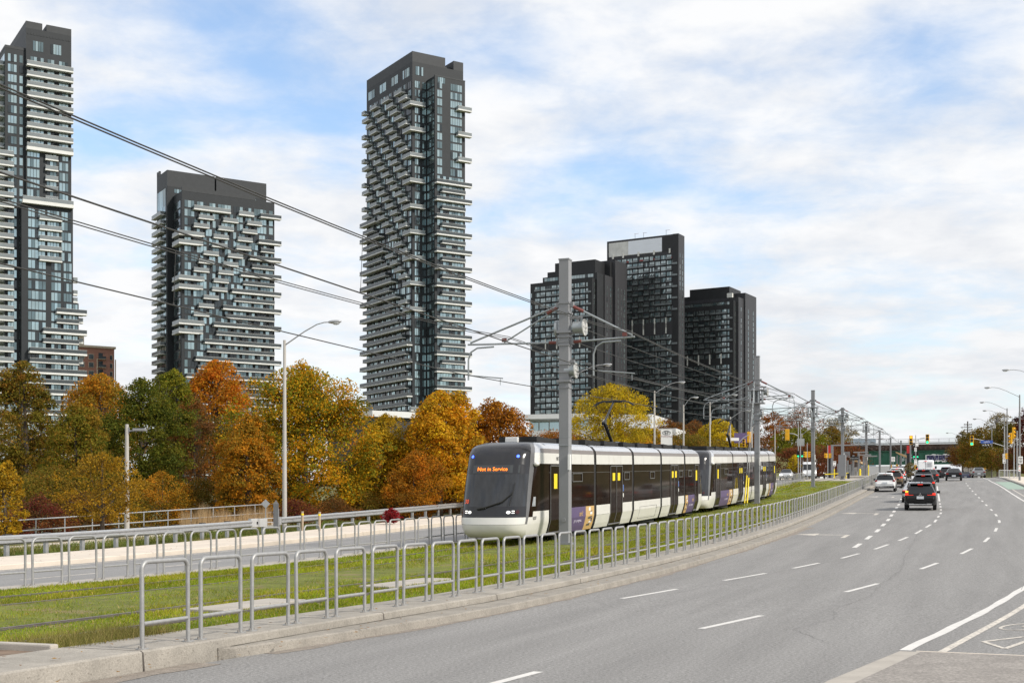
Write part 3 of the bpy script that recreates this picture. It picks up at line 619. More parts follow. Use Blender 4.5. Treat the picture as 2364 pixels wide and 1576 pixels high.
# --- three black towers farther right
MB_ = dict(wall=[M_black, M_black2, M_mech, M_louv, M_redtape], win=[M_winb, M_windim, M_windeep], bal=[M_black, M_blackbal, M_slab])
YB = math.atan2(.866, .5)
def black(px, py, Y, wl, wr, label, vols, cols_z, nk, seed):
    c = at(px, py, Y); T = Facade('black_tower', label, 'tower', c, YB, c.z, 2, MB_, 'black towers on the right', 60); zt = T.zt; r = random.Random(seed)
    vols(T, zt)
    k0 = nk; bay = 3.25; nb = int(wl / bay)
    for k in range(200):
        z1 = zt - k0 - 3.0 * k; z0 = z1 - 2.2
        if z0 < 8: break
        colrow = cols_z and abs((zt - z1) - cols_z) < 3.1
        for i in range(nb):
            a = .7 + i * bay
            if colrow:
                if i % 2 == 0 and (zt - z1) > cols_z: T.vol.box((-.1, a, z0 + 2.6), (.3, .62, 5.4), 2)
                if (zt - z1) < cols_z: T.w('L', 0, a + .2, a + 2.8, z0, z1 - .2, .9)
                continue
            if (i + k) % 2 == 0 and r.random() < .93: T.w('L', -.12, a + .15, a + 2.75, z0 + .1, z1 - .1, .9); T.vol.box((-.06, a + 1.45, z0 + 1.1), (.12, 3.1, 2.75), 0)
            else: T.b('L', 0, a - .05, a + 3.1, z0 - .15, .7, th=.3, rail=1.0); T.w('L', 0, a + .2, a + 2.9, z0 + .9, z1, 1.3)
        if r.random() < .8: T.w('L', 0, wl - 1.0, wl - .3, z0, z1, .7)
    return T, zt
def v2(T, zt):
    T.box(0, 7.8, 0, 41.5, 0, zt, 1); T.box(-.12, .05, 3.5, 40.6, zt - 8.6, zt - 1.1, 2); T.box(-.2, .0, 9.5, 29, zt - 8.4, zt - 1.1, 3); T.box(-.2, -.02, 3.4, 9.5, zt - 8.6, zt - .8, 0)
    T.box(-.45, .02, .0, 3.3, 0, zt + .02, 0); T.box(-.4, .02, 40.7, 41.5, 0, zt - .1, 0)
    for y in (5, 14, 23, 32, 38): T.vol.box((-.35, y, zt - 8.6), (.4, .9, 2.4), 2)
    for y in (8, 21, 26): T.vol.box((2, y, zt + 1.5), (.12, .12, 3)); T.vol.box((2, y - .8, zt + 2.9), (.1, 2.4, .1), 4)
    for y in (5, 13, 21, 30, 37): T.vol.box((-.32, y, zt - 12.2), (.08, 2.6, .8), 4)
T, zt = black(1567, 539, 672, 41, 7.8, 'tallest black tower, pale unfinished panels across its top storey', v2, 46.5, 10.6, 3)
for k in range(42):
    T.w('R', 0, 1.2, 2.0, zt - 10 - 3 * k - 2.2, zt - 10 - 3 * k, .8); T.w('R', 0, 4.6, 5.6, zt - 10 - 3 * k - 2.2, zt - 10 - 3 * k, .5)
T.done()
def v1(T, zt):
    T.box(0, 10.8, 0, 35.6, 0, zt, 0); T.box(-.3, .02, 0, 2.4, 0, zt + .02, 0); T.box(3.2, 10.8, -.05, .6, 4, zt - 1, 1)
    T.box(3, 24, -1, 30, 0, zt + 3.1, 0); T.box(10.8, 24.5, -1.5, 8, 0, zt + 3.1, 1); T.box(20, 34, -3.0, 6, 0, zt + 12, 1)
    T.box(7, 20, 2, 25, zt, zt + 10.6, 0); T.box(9, 20, 25, 30.5, zt, zt + 6.8, 0); T.box(18, 33, -1, 14, zt, zt + 11, 0)
    for k in range(36):
        z1 = zt - 2 - 3 * k
        T.w('R', -.05, 5.2, 6.4, z1 - 2.2, z1, .6); T.w('R', -.05, 8.2, 9.8, z1 - 2.2, z1, .5); T.w('R', 0, 1.2, 2.4, z1 - 2.2, z1, .5); T.w('R', -1.5, 17, 18.4, z1 - 2.2, z1, .5); T.w('R', -3.0, 30, 31.6, z1 - 2.2, z1, .5); T.w('R', -1.5, 13, 13.8, z1 - 2.2, z1, .6); T.w('R', -3.0, 23, 23.7, z1 - 2.2, z1 + 0, .6); T.w('R', -3.0, 27, 27.6, z1 - 2.2, z1, .6)
    T.w('L', 3, 1, 29, zt + 1.0, zt + 2.6, 1.6)
T, zt = black(1368, 641, 640, 35.6, 10.8, 'left black tower partly hidden by the big grey catenary mast', v1, 31, 2.0, 5)
T.done()
def v3(T, zt):
    T.box(0, 8, 0, 46, 0, zt, 0); T.box(-.3, .02, 0, 2.4, 0, zt + .02, 0); T.box(3.5, 17, -1.4, 30, 0, zt + 2.2, 1); T.box(12, 30, -2.2, 30, 0, zt + 5.6, 1); T.box(4, 22, 4, 27, zt, zt + 8.4, 0); T.box(4, 14, 27, 36, zt, zt + 4.6, 0); T.box(5, 12, 36, 40, zt, zt + 7, 2); T.box(3, 4.5, 2, 5, zt + 2.2, zt + 4.6, 2)
    for k in range(32):
        z1 = zt - 3 - 3 * k
        T.w('R', -1.4, 7, 7.8, z1 - 2.2, z1, .6); T.w('R', 0, 1.2, 2.4, z1 - 2.2, z1, .5); T.w('R', -1.4, 12, 13, z1 - 2.2, z1, .5); T.w('R', -2.2, 24, 25.4, z1 - 2.2, z1, .5); T.w('R', -2.2, 16, 17.2, z1 - 2.2, z1, .6)
    T.w('L', 0, 2, 38, zt - 2.0, zt - .6, 1.6)
T, zt = black(1694, 693, 690, 44, 8, 'right and lowest black tower, behind the second catenary mast', v3, 31, 4.5, 8)
T.done()

# --- brick block by the left tower
c = at(194, 801, 480); b = empty('brick_building', (c.x, c.y, 2), 'brown brick apartment block with cream cornice beside the left tower', 'building', rz=YAW); H = c.z - 2
m = MB(); m.box((2, 8, H / 2), (18.4, 16, H)); m.box((8.2, -.15, H / 2 - 1), (2.6, .3, H - 2)); m.build('wall', M_brick, b)
m = MB(); m.box((2, 8, H + .4), (19.4, 17, .8)); m.box((-3.5, 8, H + 3.1), (8, 12, 4.6)); m.box((-3.5, 8, H + 5.6), (8.8, 12.8, .5)); m.build('cornice', M_cream, b)
m = MB(); m.box((11.6, -.1, H / 2 - 2), (.35, .3, H - 4)); m.box((4.8, -.1, H / 2 - 2), (.35, .3, H - 4)); m.build('pilaster', M_cream, b)
for k in range(9):
    for x in (-4.8, -.8, 2.6, 9.6):
        mm = MB(); z = H - 3.4 - 3.1 * k; mm.box((x, -.06, z), (2.0, .1, 2.0), 1); mm.box((x, -.12, z), (1.7, .06, 1.7)); mm.build('window', [M_pane, M_cream], b)
    mm = MB(); z = H - 4.2 - 3.1 * k; mm.box((6.5, -.5, z), (2.8, 1.0, .15), 1); mm.box((6.5, -.98, z + .6), (2.8, .06, .9)); mm.box((6.5, -.02, z + 1.3), (2.4, .06, 2.2)); mm.build('balcony', [M_pane, M_cream], b)

# --- low pale buildings glimpsed over the trees
c = at(1222, 962, 205); b = empty('low_building', (c.x, c.y, 3), 'low white building with glazed corner, behind the yellow round tree', 'building', rz=R(-18)); H = c.z - 3
m = MB(); m.box((10, 8, H / 2), (20, 16, H)); m.box((5.5, -2, H - .3), (12, 5, .7)); m.box((13, -3, H - 3.4), (24, 8, 1.4)); m.build('wall', M_wht, b)
m = MB()
for x in range(6): m.box((.8 + x * 1.7, -.05, H - 1.7), (1.5, .12, 1.8))
for x in range(12): m.box((2.2 + x * 2, -7.05, H - 5.8), (1.8, .12, 2.6))
m.box((13, -3, H - 5.8), (23.4, 7.9, 3.2)); m.build('window', M_win, b)
m = MB(); m.box((13, -3, (H - 7.4) / 2), (24, 8, H - 7.4)); m.build('base', M_wht, b)
c = at(858, 955, 300); b = empty('low_building', (c.x, c.y, 3), 'flat pale grey podium roof below the slender middle tower', 'building', rz=YAW); H = c.z - 3
m = MB(); m.box((7, 10, H / 2 - .5), (16, 26, H - 1)); m.build('wall', M_clad2, b); m = MB(); m.box((7, 10, H - .2), (17.5, 28, 1.4)); m.build('roof', M_wht, b)
c = at(1962, 1012, 360); b = empty('low_building', (c.x, c.y, 6), 'small blue-grey panelled block rising above the left end of the railway bridge', 'building', rz=R(-6)); H = c.z - 6
M_blue = pm('blue_panel', (.26, .33, .40), .5, var=.12, scale=.3)
m = MB(); m.box((2.4, 5, H / 2), (9.5, 10, H)); m.build('wall', M_blue, b)
for z in (1.4, 2.9, 4.4):
    for x in (-1.6, .4, 2.4, 4.4, 6.2):
        m = MB(); m.box((x, -.05, H - z), (1.2 if (x + z) % 2 > .7 else 1.7, .1, .7)); m.build('window', M_pane, b)
for px, Y, w_, h_, lab in ((2026, 255, 13, 3.2, 'long white board standing in for a truck under the bridge, left of the mast row'), (2188, 335, 16, 3.4, 'white board added for the bright opening under the bridge behind the cars')):  # added white boards: one for a truck, one for the bright opening
    c = at(px, 1100, Y); m = MB(); m.box((0, 0, 1.7), (w_, .15, 3.4)); m.box((0, .2, .2), (w_, .5, .4), 1)
    c.z = gz(*us(px, Y)) if False else float(zp(us(px, Y)[1])); tag(m.build('hoarding', [pm('white_board', (.62, .62, .62), .5, var=.03), M_conc], loc=c, rz=-TH), lab, 'hoarding')

# --- railway bridge with painted green girders
M_brgreen = pm('bridge_green_paint', (.018, .105, .062), .6, var=.25, scale=.5, spot=(1.5, .62, (.012, .06, .04), .7))
M_rust = pm('rusty_deck', (.07, .045, .035), .9, var=.4, scale=.6)
M_galv = pm('galvanised_steel', (.42, .43, .44), .42, metal=.55, var=.13, scale=9, spot=(26, .64, (.30, .30, .31), .6))
M_white = pm('white_paint', (.78, .78, .76), .45, var=.05)
M_navy = pm('navy_spray_paint', (.03, .03, .085), .7, var=.3, scale=3)
ub, sb = -22.5, 313; zr = float(zp(sb))
b = empty('railway_bridge', W(ub, sb), 'green plate-girder railway bridge with graffiti, crossing the road beyond the lights', 'bridge', rz=-TH)
m = MB(); m.box((0, 0, 6.6), (33, .5, 3.2)); m.box((0, -.2, 5.05), (33, .9, .14)); m.box((0, -.2, 8.15), (33, .9, .14))
m.build('girder', M_brgreen, b)
m = MB()
for x in np.arange(-16, 16.5, 1.6): m.box((x, -.36, 6.6), (.1, .24, 2.9))
m.build('stiffeners', M_brgreen, b)
m = MB(); m.box((0, 2.0, 9.0), (36, 4.4, 1.4)); 
for x in np.arange(-17, 17.5, 1.1): m.box((x, -.35, 8.75), (.35, .9, .5))
m.build('deck', M_rust, b)
m = MB(); m.box((0, -.6, 9.95), (36, .25, .35)); m.cyl((-18, -.6, 10.9), (18, -.6, 10.9), .05); m.cyl((-18, -.6, 10.45), (18, -.6, 10.45), .04)
for x in np.arange(-18, 18.1, 2.25): m.cyl((x, -.6, 9.9), (x, -.6, 10.9), .05)
m.build('handrail', M_galv, b)
for x in (18.0, -18.0):
    m = MB(); m.box((x, 2, 3.8), (3.2, 6, 10.6)); m.build('abutment', M_conc, b)
for x0, x1, zc_, hh in ((8.3, 14.2, 6.45, 1.75),):
    r_ = random.Random(4); m = MB(); pts = []
    n = 22
    for i in range(n + 1): pts.append((x0 + (x1 - x0) * i / n, zc_ + hh / 2 + r_.uniform(-.2, .1)))
    for i in range(n + 1): pts.append((x1 - (x1 - x0) * i / n, zc_ - hh / 2 + r_.uniform(-.2, .2)))
    m.prism([(a, -.50, z) for a, z in pts], (0, .02, 0), 0)
    x = x0 + .22
    while x < x1 - .5:
        wd = r_.uniform(.62, .95); h_ = hh - r_.uniform(.35, .6); dz = r_.uniform(-.08, .08); k = r_.uniform(-.12, .12)
        m.prism([(x + k, -.53, zc_ - h_ / 2 + dz), (x + wd, -.53, zc_ - h_ / 2 + dz + r_.uniform(-.1, .1)), (x + wd + k, -.53, zc_ + h_ / 2 + dz), (x + wd * .5, -.53, zc_ + h_ / 2 + dz + r_.uniform(-.15, .15)), (x, -.53, zc_ + h_ / 2 + dz)], (0, .02, 0), 1)
        for q in range(3): m.box((x + wd * r_.uniform(.25, .75), -.548 - .001 * q, zc_ + r_.uniform(-.5, .5)), (r_.choice((.07, .3)), .02, r_.choice((.08, .4))), 2)
        x += wd + .05
    m.build('graffiti', [M_white, M_navy, pm('lilac_spray_paint', (.34, .34, .48), .7)], b)
m = MB(); r_ = random.Random(8)
for i in range(26): m.box((3.2 + r_.uniform(0, 3.2), -.50, 5.6 + r_.uniform(0, 2.2)), (r_.uniform(.1, .5), .02 + i * .0007, r_.uniform(.1, .6)))
m.build('graffiti', pm('pale_graffiti', (.36, .42, .42), .7, var=.3, scale=2), b)
m = MB(); r_ = random.Random(9); m.box((-15.0, -.9, 8.4), (3.2, .1, 2.2), 1)
for i in range(22): m.box((-16.2 + r_.uniform(0, 2.4), -.98 - i * .0007, 7.7 + r_.uniform(0, 1.4)), (r_.uniform(.15, .5), .03, r_.uniform(.15, .6)))
m.build('graffiti', [pm('dark_graffiti', (.09, .03, .06), .7, var=.4, scale=3), M_conc], b)

# ================================================================ trees, shrubs, reeds
M_bark = pm('bark', (.075, .058, .045), .95, var=.35, scale=5, bump=.6, bscale=14, stretch=(1, 1, .25))
M_twig = pm('twig', (.15, .12, .10), .95, var=.3, scale=3)
PAL = dict(
 maple=[(.62, .34, .012), (.21, .22, .018), (.30, .26, .016), (0.568, 0.297, 0.012), (0.426, 0.262, 0.014), (0.241, 0.207, 0.018), (0.620, 0.276, 0.012), (0.163, 0.159, 0.016)],
 olive=[(0.177, 0.159, 0.016), (0.121, 0.121, 0.013), (0.241, 0.179, 0.018), (0.284, 0.166, 0.020)],
 brownolive=[(0.163, 0.135, 0.016), (0.121, 0.103, 0.014), (0.213, 0.145, 0.018), (0.256, 0.131, 0.020)],
 dkgreen=[(0.085, 0.108, 0.013), (0.121, 0.127, 0.014), (0.170, 0.145, 0.016), (0.064, 0.080, 0.011)],
 green=[(0.185, 0.186, 0.016), (0.128, 0.145, 0.014), (0.256, 0.214, 0.018), (0.106, 0.117, 0.012)],
 orange=[(0.620, 0.200, 0.012), (0.540, 0.152, 0.010), (0.620, 0.276, 0.014), (0.398, 0.152, 0.015)],
 redor=[(0.620, 0.138, 0.010), (0.568, 0.103, 0.010), (0.620, 0.207, 0.012), (0.398, 0.110, 0.015)],
 gold=[(0.620, 0.373, 0.014), (0.620, 0.276, 0.012), (0.540, 0.276, 0.016), (0.341, 0.221, 0.018)],
 amber=[(0.540, 0.235, 0.014), (0.426, 0.179, 0.014), (0.341, 0.193, 0.018), (0.227, 0.152, 0.018)],
 brown=[(.20, .085, .022), (.15, .07, .025), (.26, .10, .02), (.12, .075, .022)],
 crimson=[(.15, .028, .02), (.10, .025, .02), (.22, .08, .022), (.12, .07, .025)],
 yellow=[(0.620, 0.455, 0.018), (0.540, 0.373, 0.016), (0.426, 0.304, 0.020), (0.284, 0.221, 0.020)],
 ochre=[(0.426, 0.290, 0.016), (0.341, 0.235, 0.016), (0.511, 0.304, 0.015), (0.227, 0.166, 0.018)],
 pale=[(.30, .25, .13), (.24, .2, .09), (.2, .15, .07)],
 maroon=[(.11, .03, .025), (.08, .025, .02), (.15, .045, .03)])
def prof(t, kind):
    if kind == 'round': return math.sqrt(max(0, 1 - (2 * t - 1) ** 2)) ** .85
    if kind == 'dome': return math.sqrt(max(0, 1 - (max(0, t - .36) / .64) ** 2.2)) * (.74 + .26 * min(1, t / .36))
    if kind == 'cone': return (1 - t) ** .7 * (.55 + .45 * min(1, t * 5)) * 1.15
    if kind == 'column': return math.sqrt(max(0, 1 - (max(0, t - .45) / .55) ** 2.2)) * (.85 + .15 * min(1, t * 3))
    if kind == 'spread': return (.35 + .65 * t ** .6) * math.sqrt(max(0, 1 - max(0, (t - .55) / .45) ** 2))
    return 1
PROFT = {k: np.array([prof(t, k) for t in np.linspace(0, 1, 64)]) for k in ('round', 'dome', 'cone', 'column', 'spread')}
def crown(c0, H, Rx, Ry, kind, pal, n, leaf, ncl, r, cl=.20, shell=.55, up=.0):
    """leaf quads in clumps spread through a crown of height H standing on c0; returns verts, colours, clump centres"""
    t = r.beta(1.02, .95, ncl); a = r.uniform(0, 2 * np.pi, ncl); rr = r.uniform(0, 1, ncl) ** (shell * .72)
    pr = np.interp(t, np.linspace(0, 1, 64), PROFT[kind]) * r.uniform(.84, 1.10, ncl)
    f1, f2, f3 = r.uniform(0, 6.28, 3)
    lob = lambda A, T: 1 + .17 * np.sin(2 * A + f1 + 2.3 * T) + .13 * np.sin(3 * A + f2 - 5 * T) + .10 * np.sin(5 * A + f3 + 9 * T)
    top = lambda A, q: 1 - .10 * (1 + np.sin(A + f2) + .6 * np.sin(3 * A + f1)) * q ** 1.2
    pr = pr * lob(a, t); t = t * top(a, rr)
    C = np.stack([c0[0] + Rx * pr * rr * np.cos(a), c0[1] + Ry * pr * rr * np.sin(a), c0[2] + H * (.02 + .95 * t)], 1)
    sz = cl * (Rx + Ry) / 2 * r.uniform(.55, 1.35, ncl)
    pal = np.array(pal); wt = r.dirichlet(np.ones(len(pal)) * .42, ncl)
    w = sz ** 2; w = w / w.sum(); k = r.choice(ncl, n, p=w)
    d = r.normal(0, 1, (n, 3)); d /= np.linalg.norm(d, axis=1)[:, None]; d *= (r.uniform(0, 1, n) ** .45)[:, None] * sz[k][:, None] * np.array([1.15, 1.15, .72])
    P = C[k] + d; fr = r.random(n) < .28; tt = r.beta(1.05, 1.05, n); aa = r.uniform(0, 2 * np.pi, n); rq = r.uniform(0, 1, n) ** .42 * np.interp(tt, np.linspace(0, 1, 64), PROFT[kind]) * lob(aa, tt) * .97; tt = tt * top(aa, rq * .9); Q = np.stack([c0[0] + Rx * rq * np.cos(aa), c0[1] + Ry * rq * np.sin(aa), c0[2] + H * (.01 + .98 * tt)], 1); P[fr] = Q[fr]; P[:, 2] -= .35 * (d[:, 0] ** 2 + d[:, 1] ** 2) / np.maximum(sz[k], .1)
    nrm = r.normal(0, 1, (n, 3)); nrm += .9 * d / np.maximum(np.linalg.norm(d, axis=1)[:, None], 1e-3); nrm[:, 2] += .5; nrm /= np.linalg.norm(nrm, axis=1)[:, None]
    ax = np.cross(nrm, r.normal(0, 1, (n, 3))); ax /= np.maximum(np.linalg.norm(ax, axis=1)[:, None], 1e-4); bx = np.cross(nrm, ax)
    L_ = leaf * r.uniform(.6, 1.45, n)[:, None]; Wd = L_ * r.uniform(.5, .8, n)[:, None]
    V = np.empty((n, 4, 3)); V[:, 0] = P - ax * L_ * .5; V[:, 1] = P + bx * Wd * .5 - ax * L_ * .05; V[:, 2] = P + ax * L_ * .5; V[:, 3] = P - bx * Wd * .5 - ax * L_ * .05
    pick = np.array([r.choice(len(pal), p=q) for q in wt[k[:0]]]) if False else (r.random(n)[:, None] > np.cumsum(wt[k], 1)).sum(1).clip(0, len(pal) - 1)
    col = pal[pick] * r.uniform(.84, 1.16, (n, 1)) * (1 + r.normal(0, .04, (n, 3)))
    return V.reshape(-1, 3), np.clip(col, .004, .8), C
def limb(mb, a, b, r0, r1, rnd, n=6, sag=.12):
    a, b = Vector(a), Vector(b); L_ = (b - a).length; m1 = a.lerp(b, .35) + Vector([rnd.uniform(-1, 1) * L_ * .06 for _ in range(3)]) + Vector((0, 0, -L_ * sag * .3)); m2 = a.lerp(b, .7) + Vector([rnd.uniform(-1, 1) * L_ * .06 for _ in range(3)])
    mb.tube([a, m1, m2, b], [r0, r0 * .75 + r1 * .25, (r0 + r1) / 2, r1], n, 0, False)
def tree(name, label, px, top, bot, hw, Y, kind, pal, n, leaf, ncl=80, seed=1, group=None, cl=.2, base=None, trunk=.16, deep=1.0, shell=.55, limbs=9, twigs=0, cat='tree'):
    r = np.random.default_rng(seed); rnd = random.Random(seed)
    c = at(px, bot, Y); tp = at(px, top, Y); Rx = hw / F * Y * 1.15; H = (tp.z - c.z) * 1.0; n = int(n * 1.9)
    u, s = us(px, Y); zb = gz(u, s) if base is None else base
    leaf *= .86; root = empty(name, (c.x, c.y, zb), label, cat, group)
    c0 = (0, 0, c.z - zb)
    V, colr, C = crown(c0, H, Rx, Rx * deep, kind, PAL[pal] if isinstance(pal, str) else pal, n, leaf, ncl, r, cl, shell)
    npmesh('crown', V, 4, M_leaf, colr, root)
    mb = MB(); h0 = c0[2] + H * (.30 if kind != 'spread' else .1); top_ = Vector((rnd.uniform(-.05, .05) * Rx, 0, c0[2] + H * .82))
    mb.tube([(0, 0, -.5), (rnd.uniform(-.1, .1), 0, h0 * .5), (rnd.uniform(-.15, .15), 0, h0), top_], [trunk * 1.25, trunk, trunk * .8, trunk * .2], 8, 0, False)
    idx = list(range(len(C))); rnd.shuffle(idx)
    for i in idx[:limbs]:
        q = Vector(C[i]); z0 = max(h0 * .55, min(q.z - .45 * math.hypot(q.x, q.y), c0[2] + H * .75)); f = (z0 - h0) / max(.1, top_.z - h0); f = max(0, min(1, f))
        limb(mb, (top_.x * f, 0, z0), q, trunk * (.5 - .25 * f), trunk * .1, rnd)
    for i in range(twigs):
        q = Vector(C[rnd.choice(idx)]); e = q + Vector((rnd.uniform(-1, 1), rnd.uniform(-1, 1), rnd.uniform(.2, 1.2))) * Rx * .30
        limb(mb, (q.x * .2, q.y * .2, c0[2] + (q.z - c0[2]) * .5), e, trunk * .16, trunk * .04, rnd, 4)
    mb.build('trunk', M_bark, root)
    return root
GT = 'autumn trees beyond the guardrail'; GS = 'shrubs along the ravine edge'
T_ = [
 ('locust_tree', 'thin brown-olive tree at the left edge in front of the cut-off glass tower', 58, 828, 1120, 78, 84, 'dome', 'brownolive', 12000, .17, 95, GT, .17),
 ('willow_tree', 'soft yellow-green willow between the left-edge tree and the dark green tree', 172, 930, 1190, 80, 79, 'dome', 'olive', 15000, .15, 90, GT, .2),
 ('oak_tree', 'amber tree behind, in front of the brick block', 235, 858, 1060, 92, 108, 'dome', 'amber', 12000, .2, 80, GT, .2),
 ('linden_tree', 'dark green dense tree, upright, beside the path lamp', 322, 868, 1180, 88, 86, 'column', 'dkgreen', 20000, .16, 120, GT, .19),
 ('ash_tree', 'green rounded tree just left of the red-orange one', 404, 848, 1080, 66, 96, 'dome', 'green', 13000, .17, 80, GT, .2),
 ('maple_tree', 'bright red-orange tree in front of the broad tower', 498, 826, 1085, 90, 102, 'dome', [(.54, .19, .012), (.48, .14, .010), (.50, .23, .014), (.30, .14, .015)], 17000, .19, 90, GT, .19),
 ('ash_tree', 'sparse grey-brown half-bare tree under the red-orange crown', 452, 905, 1150, 48, 92, 'column', 'brown', 5000, .15, 70, GT, .2),
 ('maple_tree', 'largest yellow-orange maple, full round crown behind the tall street lamp', 700, 836, 1215, 150, 79, 'dome', 'maple', 42000, .165, 210, GT, .155),
 ('maple_tree', 'orange-brown flank tree tucked against the left side of the largest maple', 570, 952, 1215, 75, 75, 'dome', 'amber', 16000, .15, 90, GT, .2),
 ('birch_tree', 'feathery ochre tree right of the largest maple', 888, 952, 1200, 82, 82, 'dome', 'ochre', 17000, .14, 100, GT, .18),
 ('oak_tree', 'golden orange oak in front of the slender tower', 1015, 897, 1150, 98, 82, 'dome', 'gold', 19000, .19, 105, GT, .18),
 ('oak_tree', 'russet oak left of the big grey mast, above the tram front', 1150, 924, 1130, 92, 86, 'dome', [(.40, .15, .012), (.30, .10, .012), (.46, .20, .014), (.20, .09, .015)], 15000, .18, 90, GT, .19),
 ('locust_tree', 'small yellow locust with a thin trunk behind the guardrail, left of the path lamp', 235, 1040, 1198, 82, 58, 'dome', [(.44, .25, .016), (.36, .20, .015), (.26, .16, .018), (.18, .12, .02)], 6000, .10, 110, GT, .16),
 ('locust_tree', 'yellow tree branch mass entering at the lower left edge', 8, 1065, 1235, 46, 55, 'dome', [(.46, .27, .014), (.38, .22, .014), (.25, .17, .02)], 5000, .11, 60, GT, .2),
 ('round_tree', 'round yellow half-bare tree right of the big grey mast', 1408, 882, 1030, 88, 150, 'dome', 'yellow', 11000, .22, 150, GT, .13),
]
for i, (nm, lab, px, top, bot, hw, Y, kind, pal, n, leaf, ncl, gp, cl) in enumerate(T_):
    tree(nm, lab, px, top, bot, hw, Y, kind, pal, n, leaf, ncl, 100 + i, gp, cl, trunk=.10 if hw / F * Y < 1.7 else .2, limbs=14 if 'maple' in nm else 10, twigs=50 if 'half-bare' in lab else 8)
SH = [
 ('shrub', 'crimson sumac thicket at the left edge behind the steel handrail', 95, 1145, 1232, 62, 66, 'crimson', 4500, .10),
 ('shrub', 'dark red low shrub beneath the yellow locust', 20, 1180, 1240, 60, 64, 'crimson', 3500, .10),
 ('shrub', 'orange bush to the right of the path lamp', 375, 1085, 1212, 62, 74, 'amber', 6500, .10),
 ('shrub', 'brown-orange bush left of the reed patch', 455, 1105, 1210, 55, 78, [(.30, .15, .016), (.2, .13, .018), (.15, .12, .02)], 5500, .10),
 ('shrub', 'olive undergrowth below the dark green tree', 290, 1120, 1225, 70, 72, 'brownolive', 5000, .10),
 ('shrub', 'dark undergrowth beneath the left-edge tree', 120, 1070, 1200, 95, 76, 'brownolive', 8000, .12),
 ('shrub', 'rusty thicket under the amber tree', 200, 1130, 1228, 60, 70, 'brown', 5000, .10),
 ('shrub', 'orange bush at the foot of the largest maple, left side', 545, 1095, 1205, 60, 80, 'amber', 6500, .10),
 ('shrub', 'purplish red low shrub right of the tall lamp base', 690, 1152, 1212, 50, 70, 'crimson', 3200, .09),
 ('shrub', 'brown low shrub below the maple behind the second guardrail', 770, 1150, 1205, 55, 75, 'brown', 3400, .09),
 ('shrub', 'olive low shrub between maple and ochre tree', 850, 1135, 1200, 60, 78, 'brownolive', 4000, .09),
 ('shrub', 'bright orange bush left of the tram front', 958, 1035, 1188, 62, 78, [(.56, .21, .012), (.50, .16, .012), (.42, .19, .014), (.26, .13, .018)], 9000, .11),
 ('shrub', 'brown bush right beside the tram front', 1040, 1075, 1180, 55, 88, [(.24, .10, .02), (.17, .08, .025), (.28, .14, .02)], 5500, .11),
 ('shrub', 'crimson bush leaning over the second guardrail', 1010, 1105, 1180, 36, 83, 'crimson', 3000, .09),
 ('shrub', 'small crimson sprout in front of the second guardrail', 902, 1172, 1205, 18, 66, [(.30, .02, .025), (.22, .02, .025)], 1400, .08),
 ('shrub', 'dry grassy bush above the second guardrail, right end', 935, 1125, 1185, 40, 80, 'pale', 2600, .08),
 ('shrub', 'wide dark understory below the amber and dark green trees', 250, 960, 1215, 130, 94, 'brownolive', 14000, .15),
 ('shrub', 'wide brown understory below the red-orange tree', 470, 960, 1215, 115, 96, [(.22, .12, .018), (.14, .10, .016), (.10, .09, .015)], 11000, .15),
 ('shrub', 'dark olive understory at far left under the thin tree', 30, 960, 1190, 120, 97, 'brownolive', 10000, .15),
 ('shrub', 'amber understory between the largest maple and the oak', 880, 1000, 1205, 95, 90, 'orange', 11000, .14),
 ('shrub', 'russet understory below the golden oak', 1075, 990, 1200, 115, 92, [(.46, .17, .012), (.36, .13, .014), (.24, .13, .018)], 13000, .15),
]
for i, (nm, lab, px, top, bot, hw, Y, pal, n, leaf) in enumerate(SH):
    tree(nm, lab, px, top, bot, hw, Y, 'dome', pal, n, leaf, 50, 200 + i, GS, .24, trunk=.03, limbs=14, twigs=10, cat='shrub')
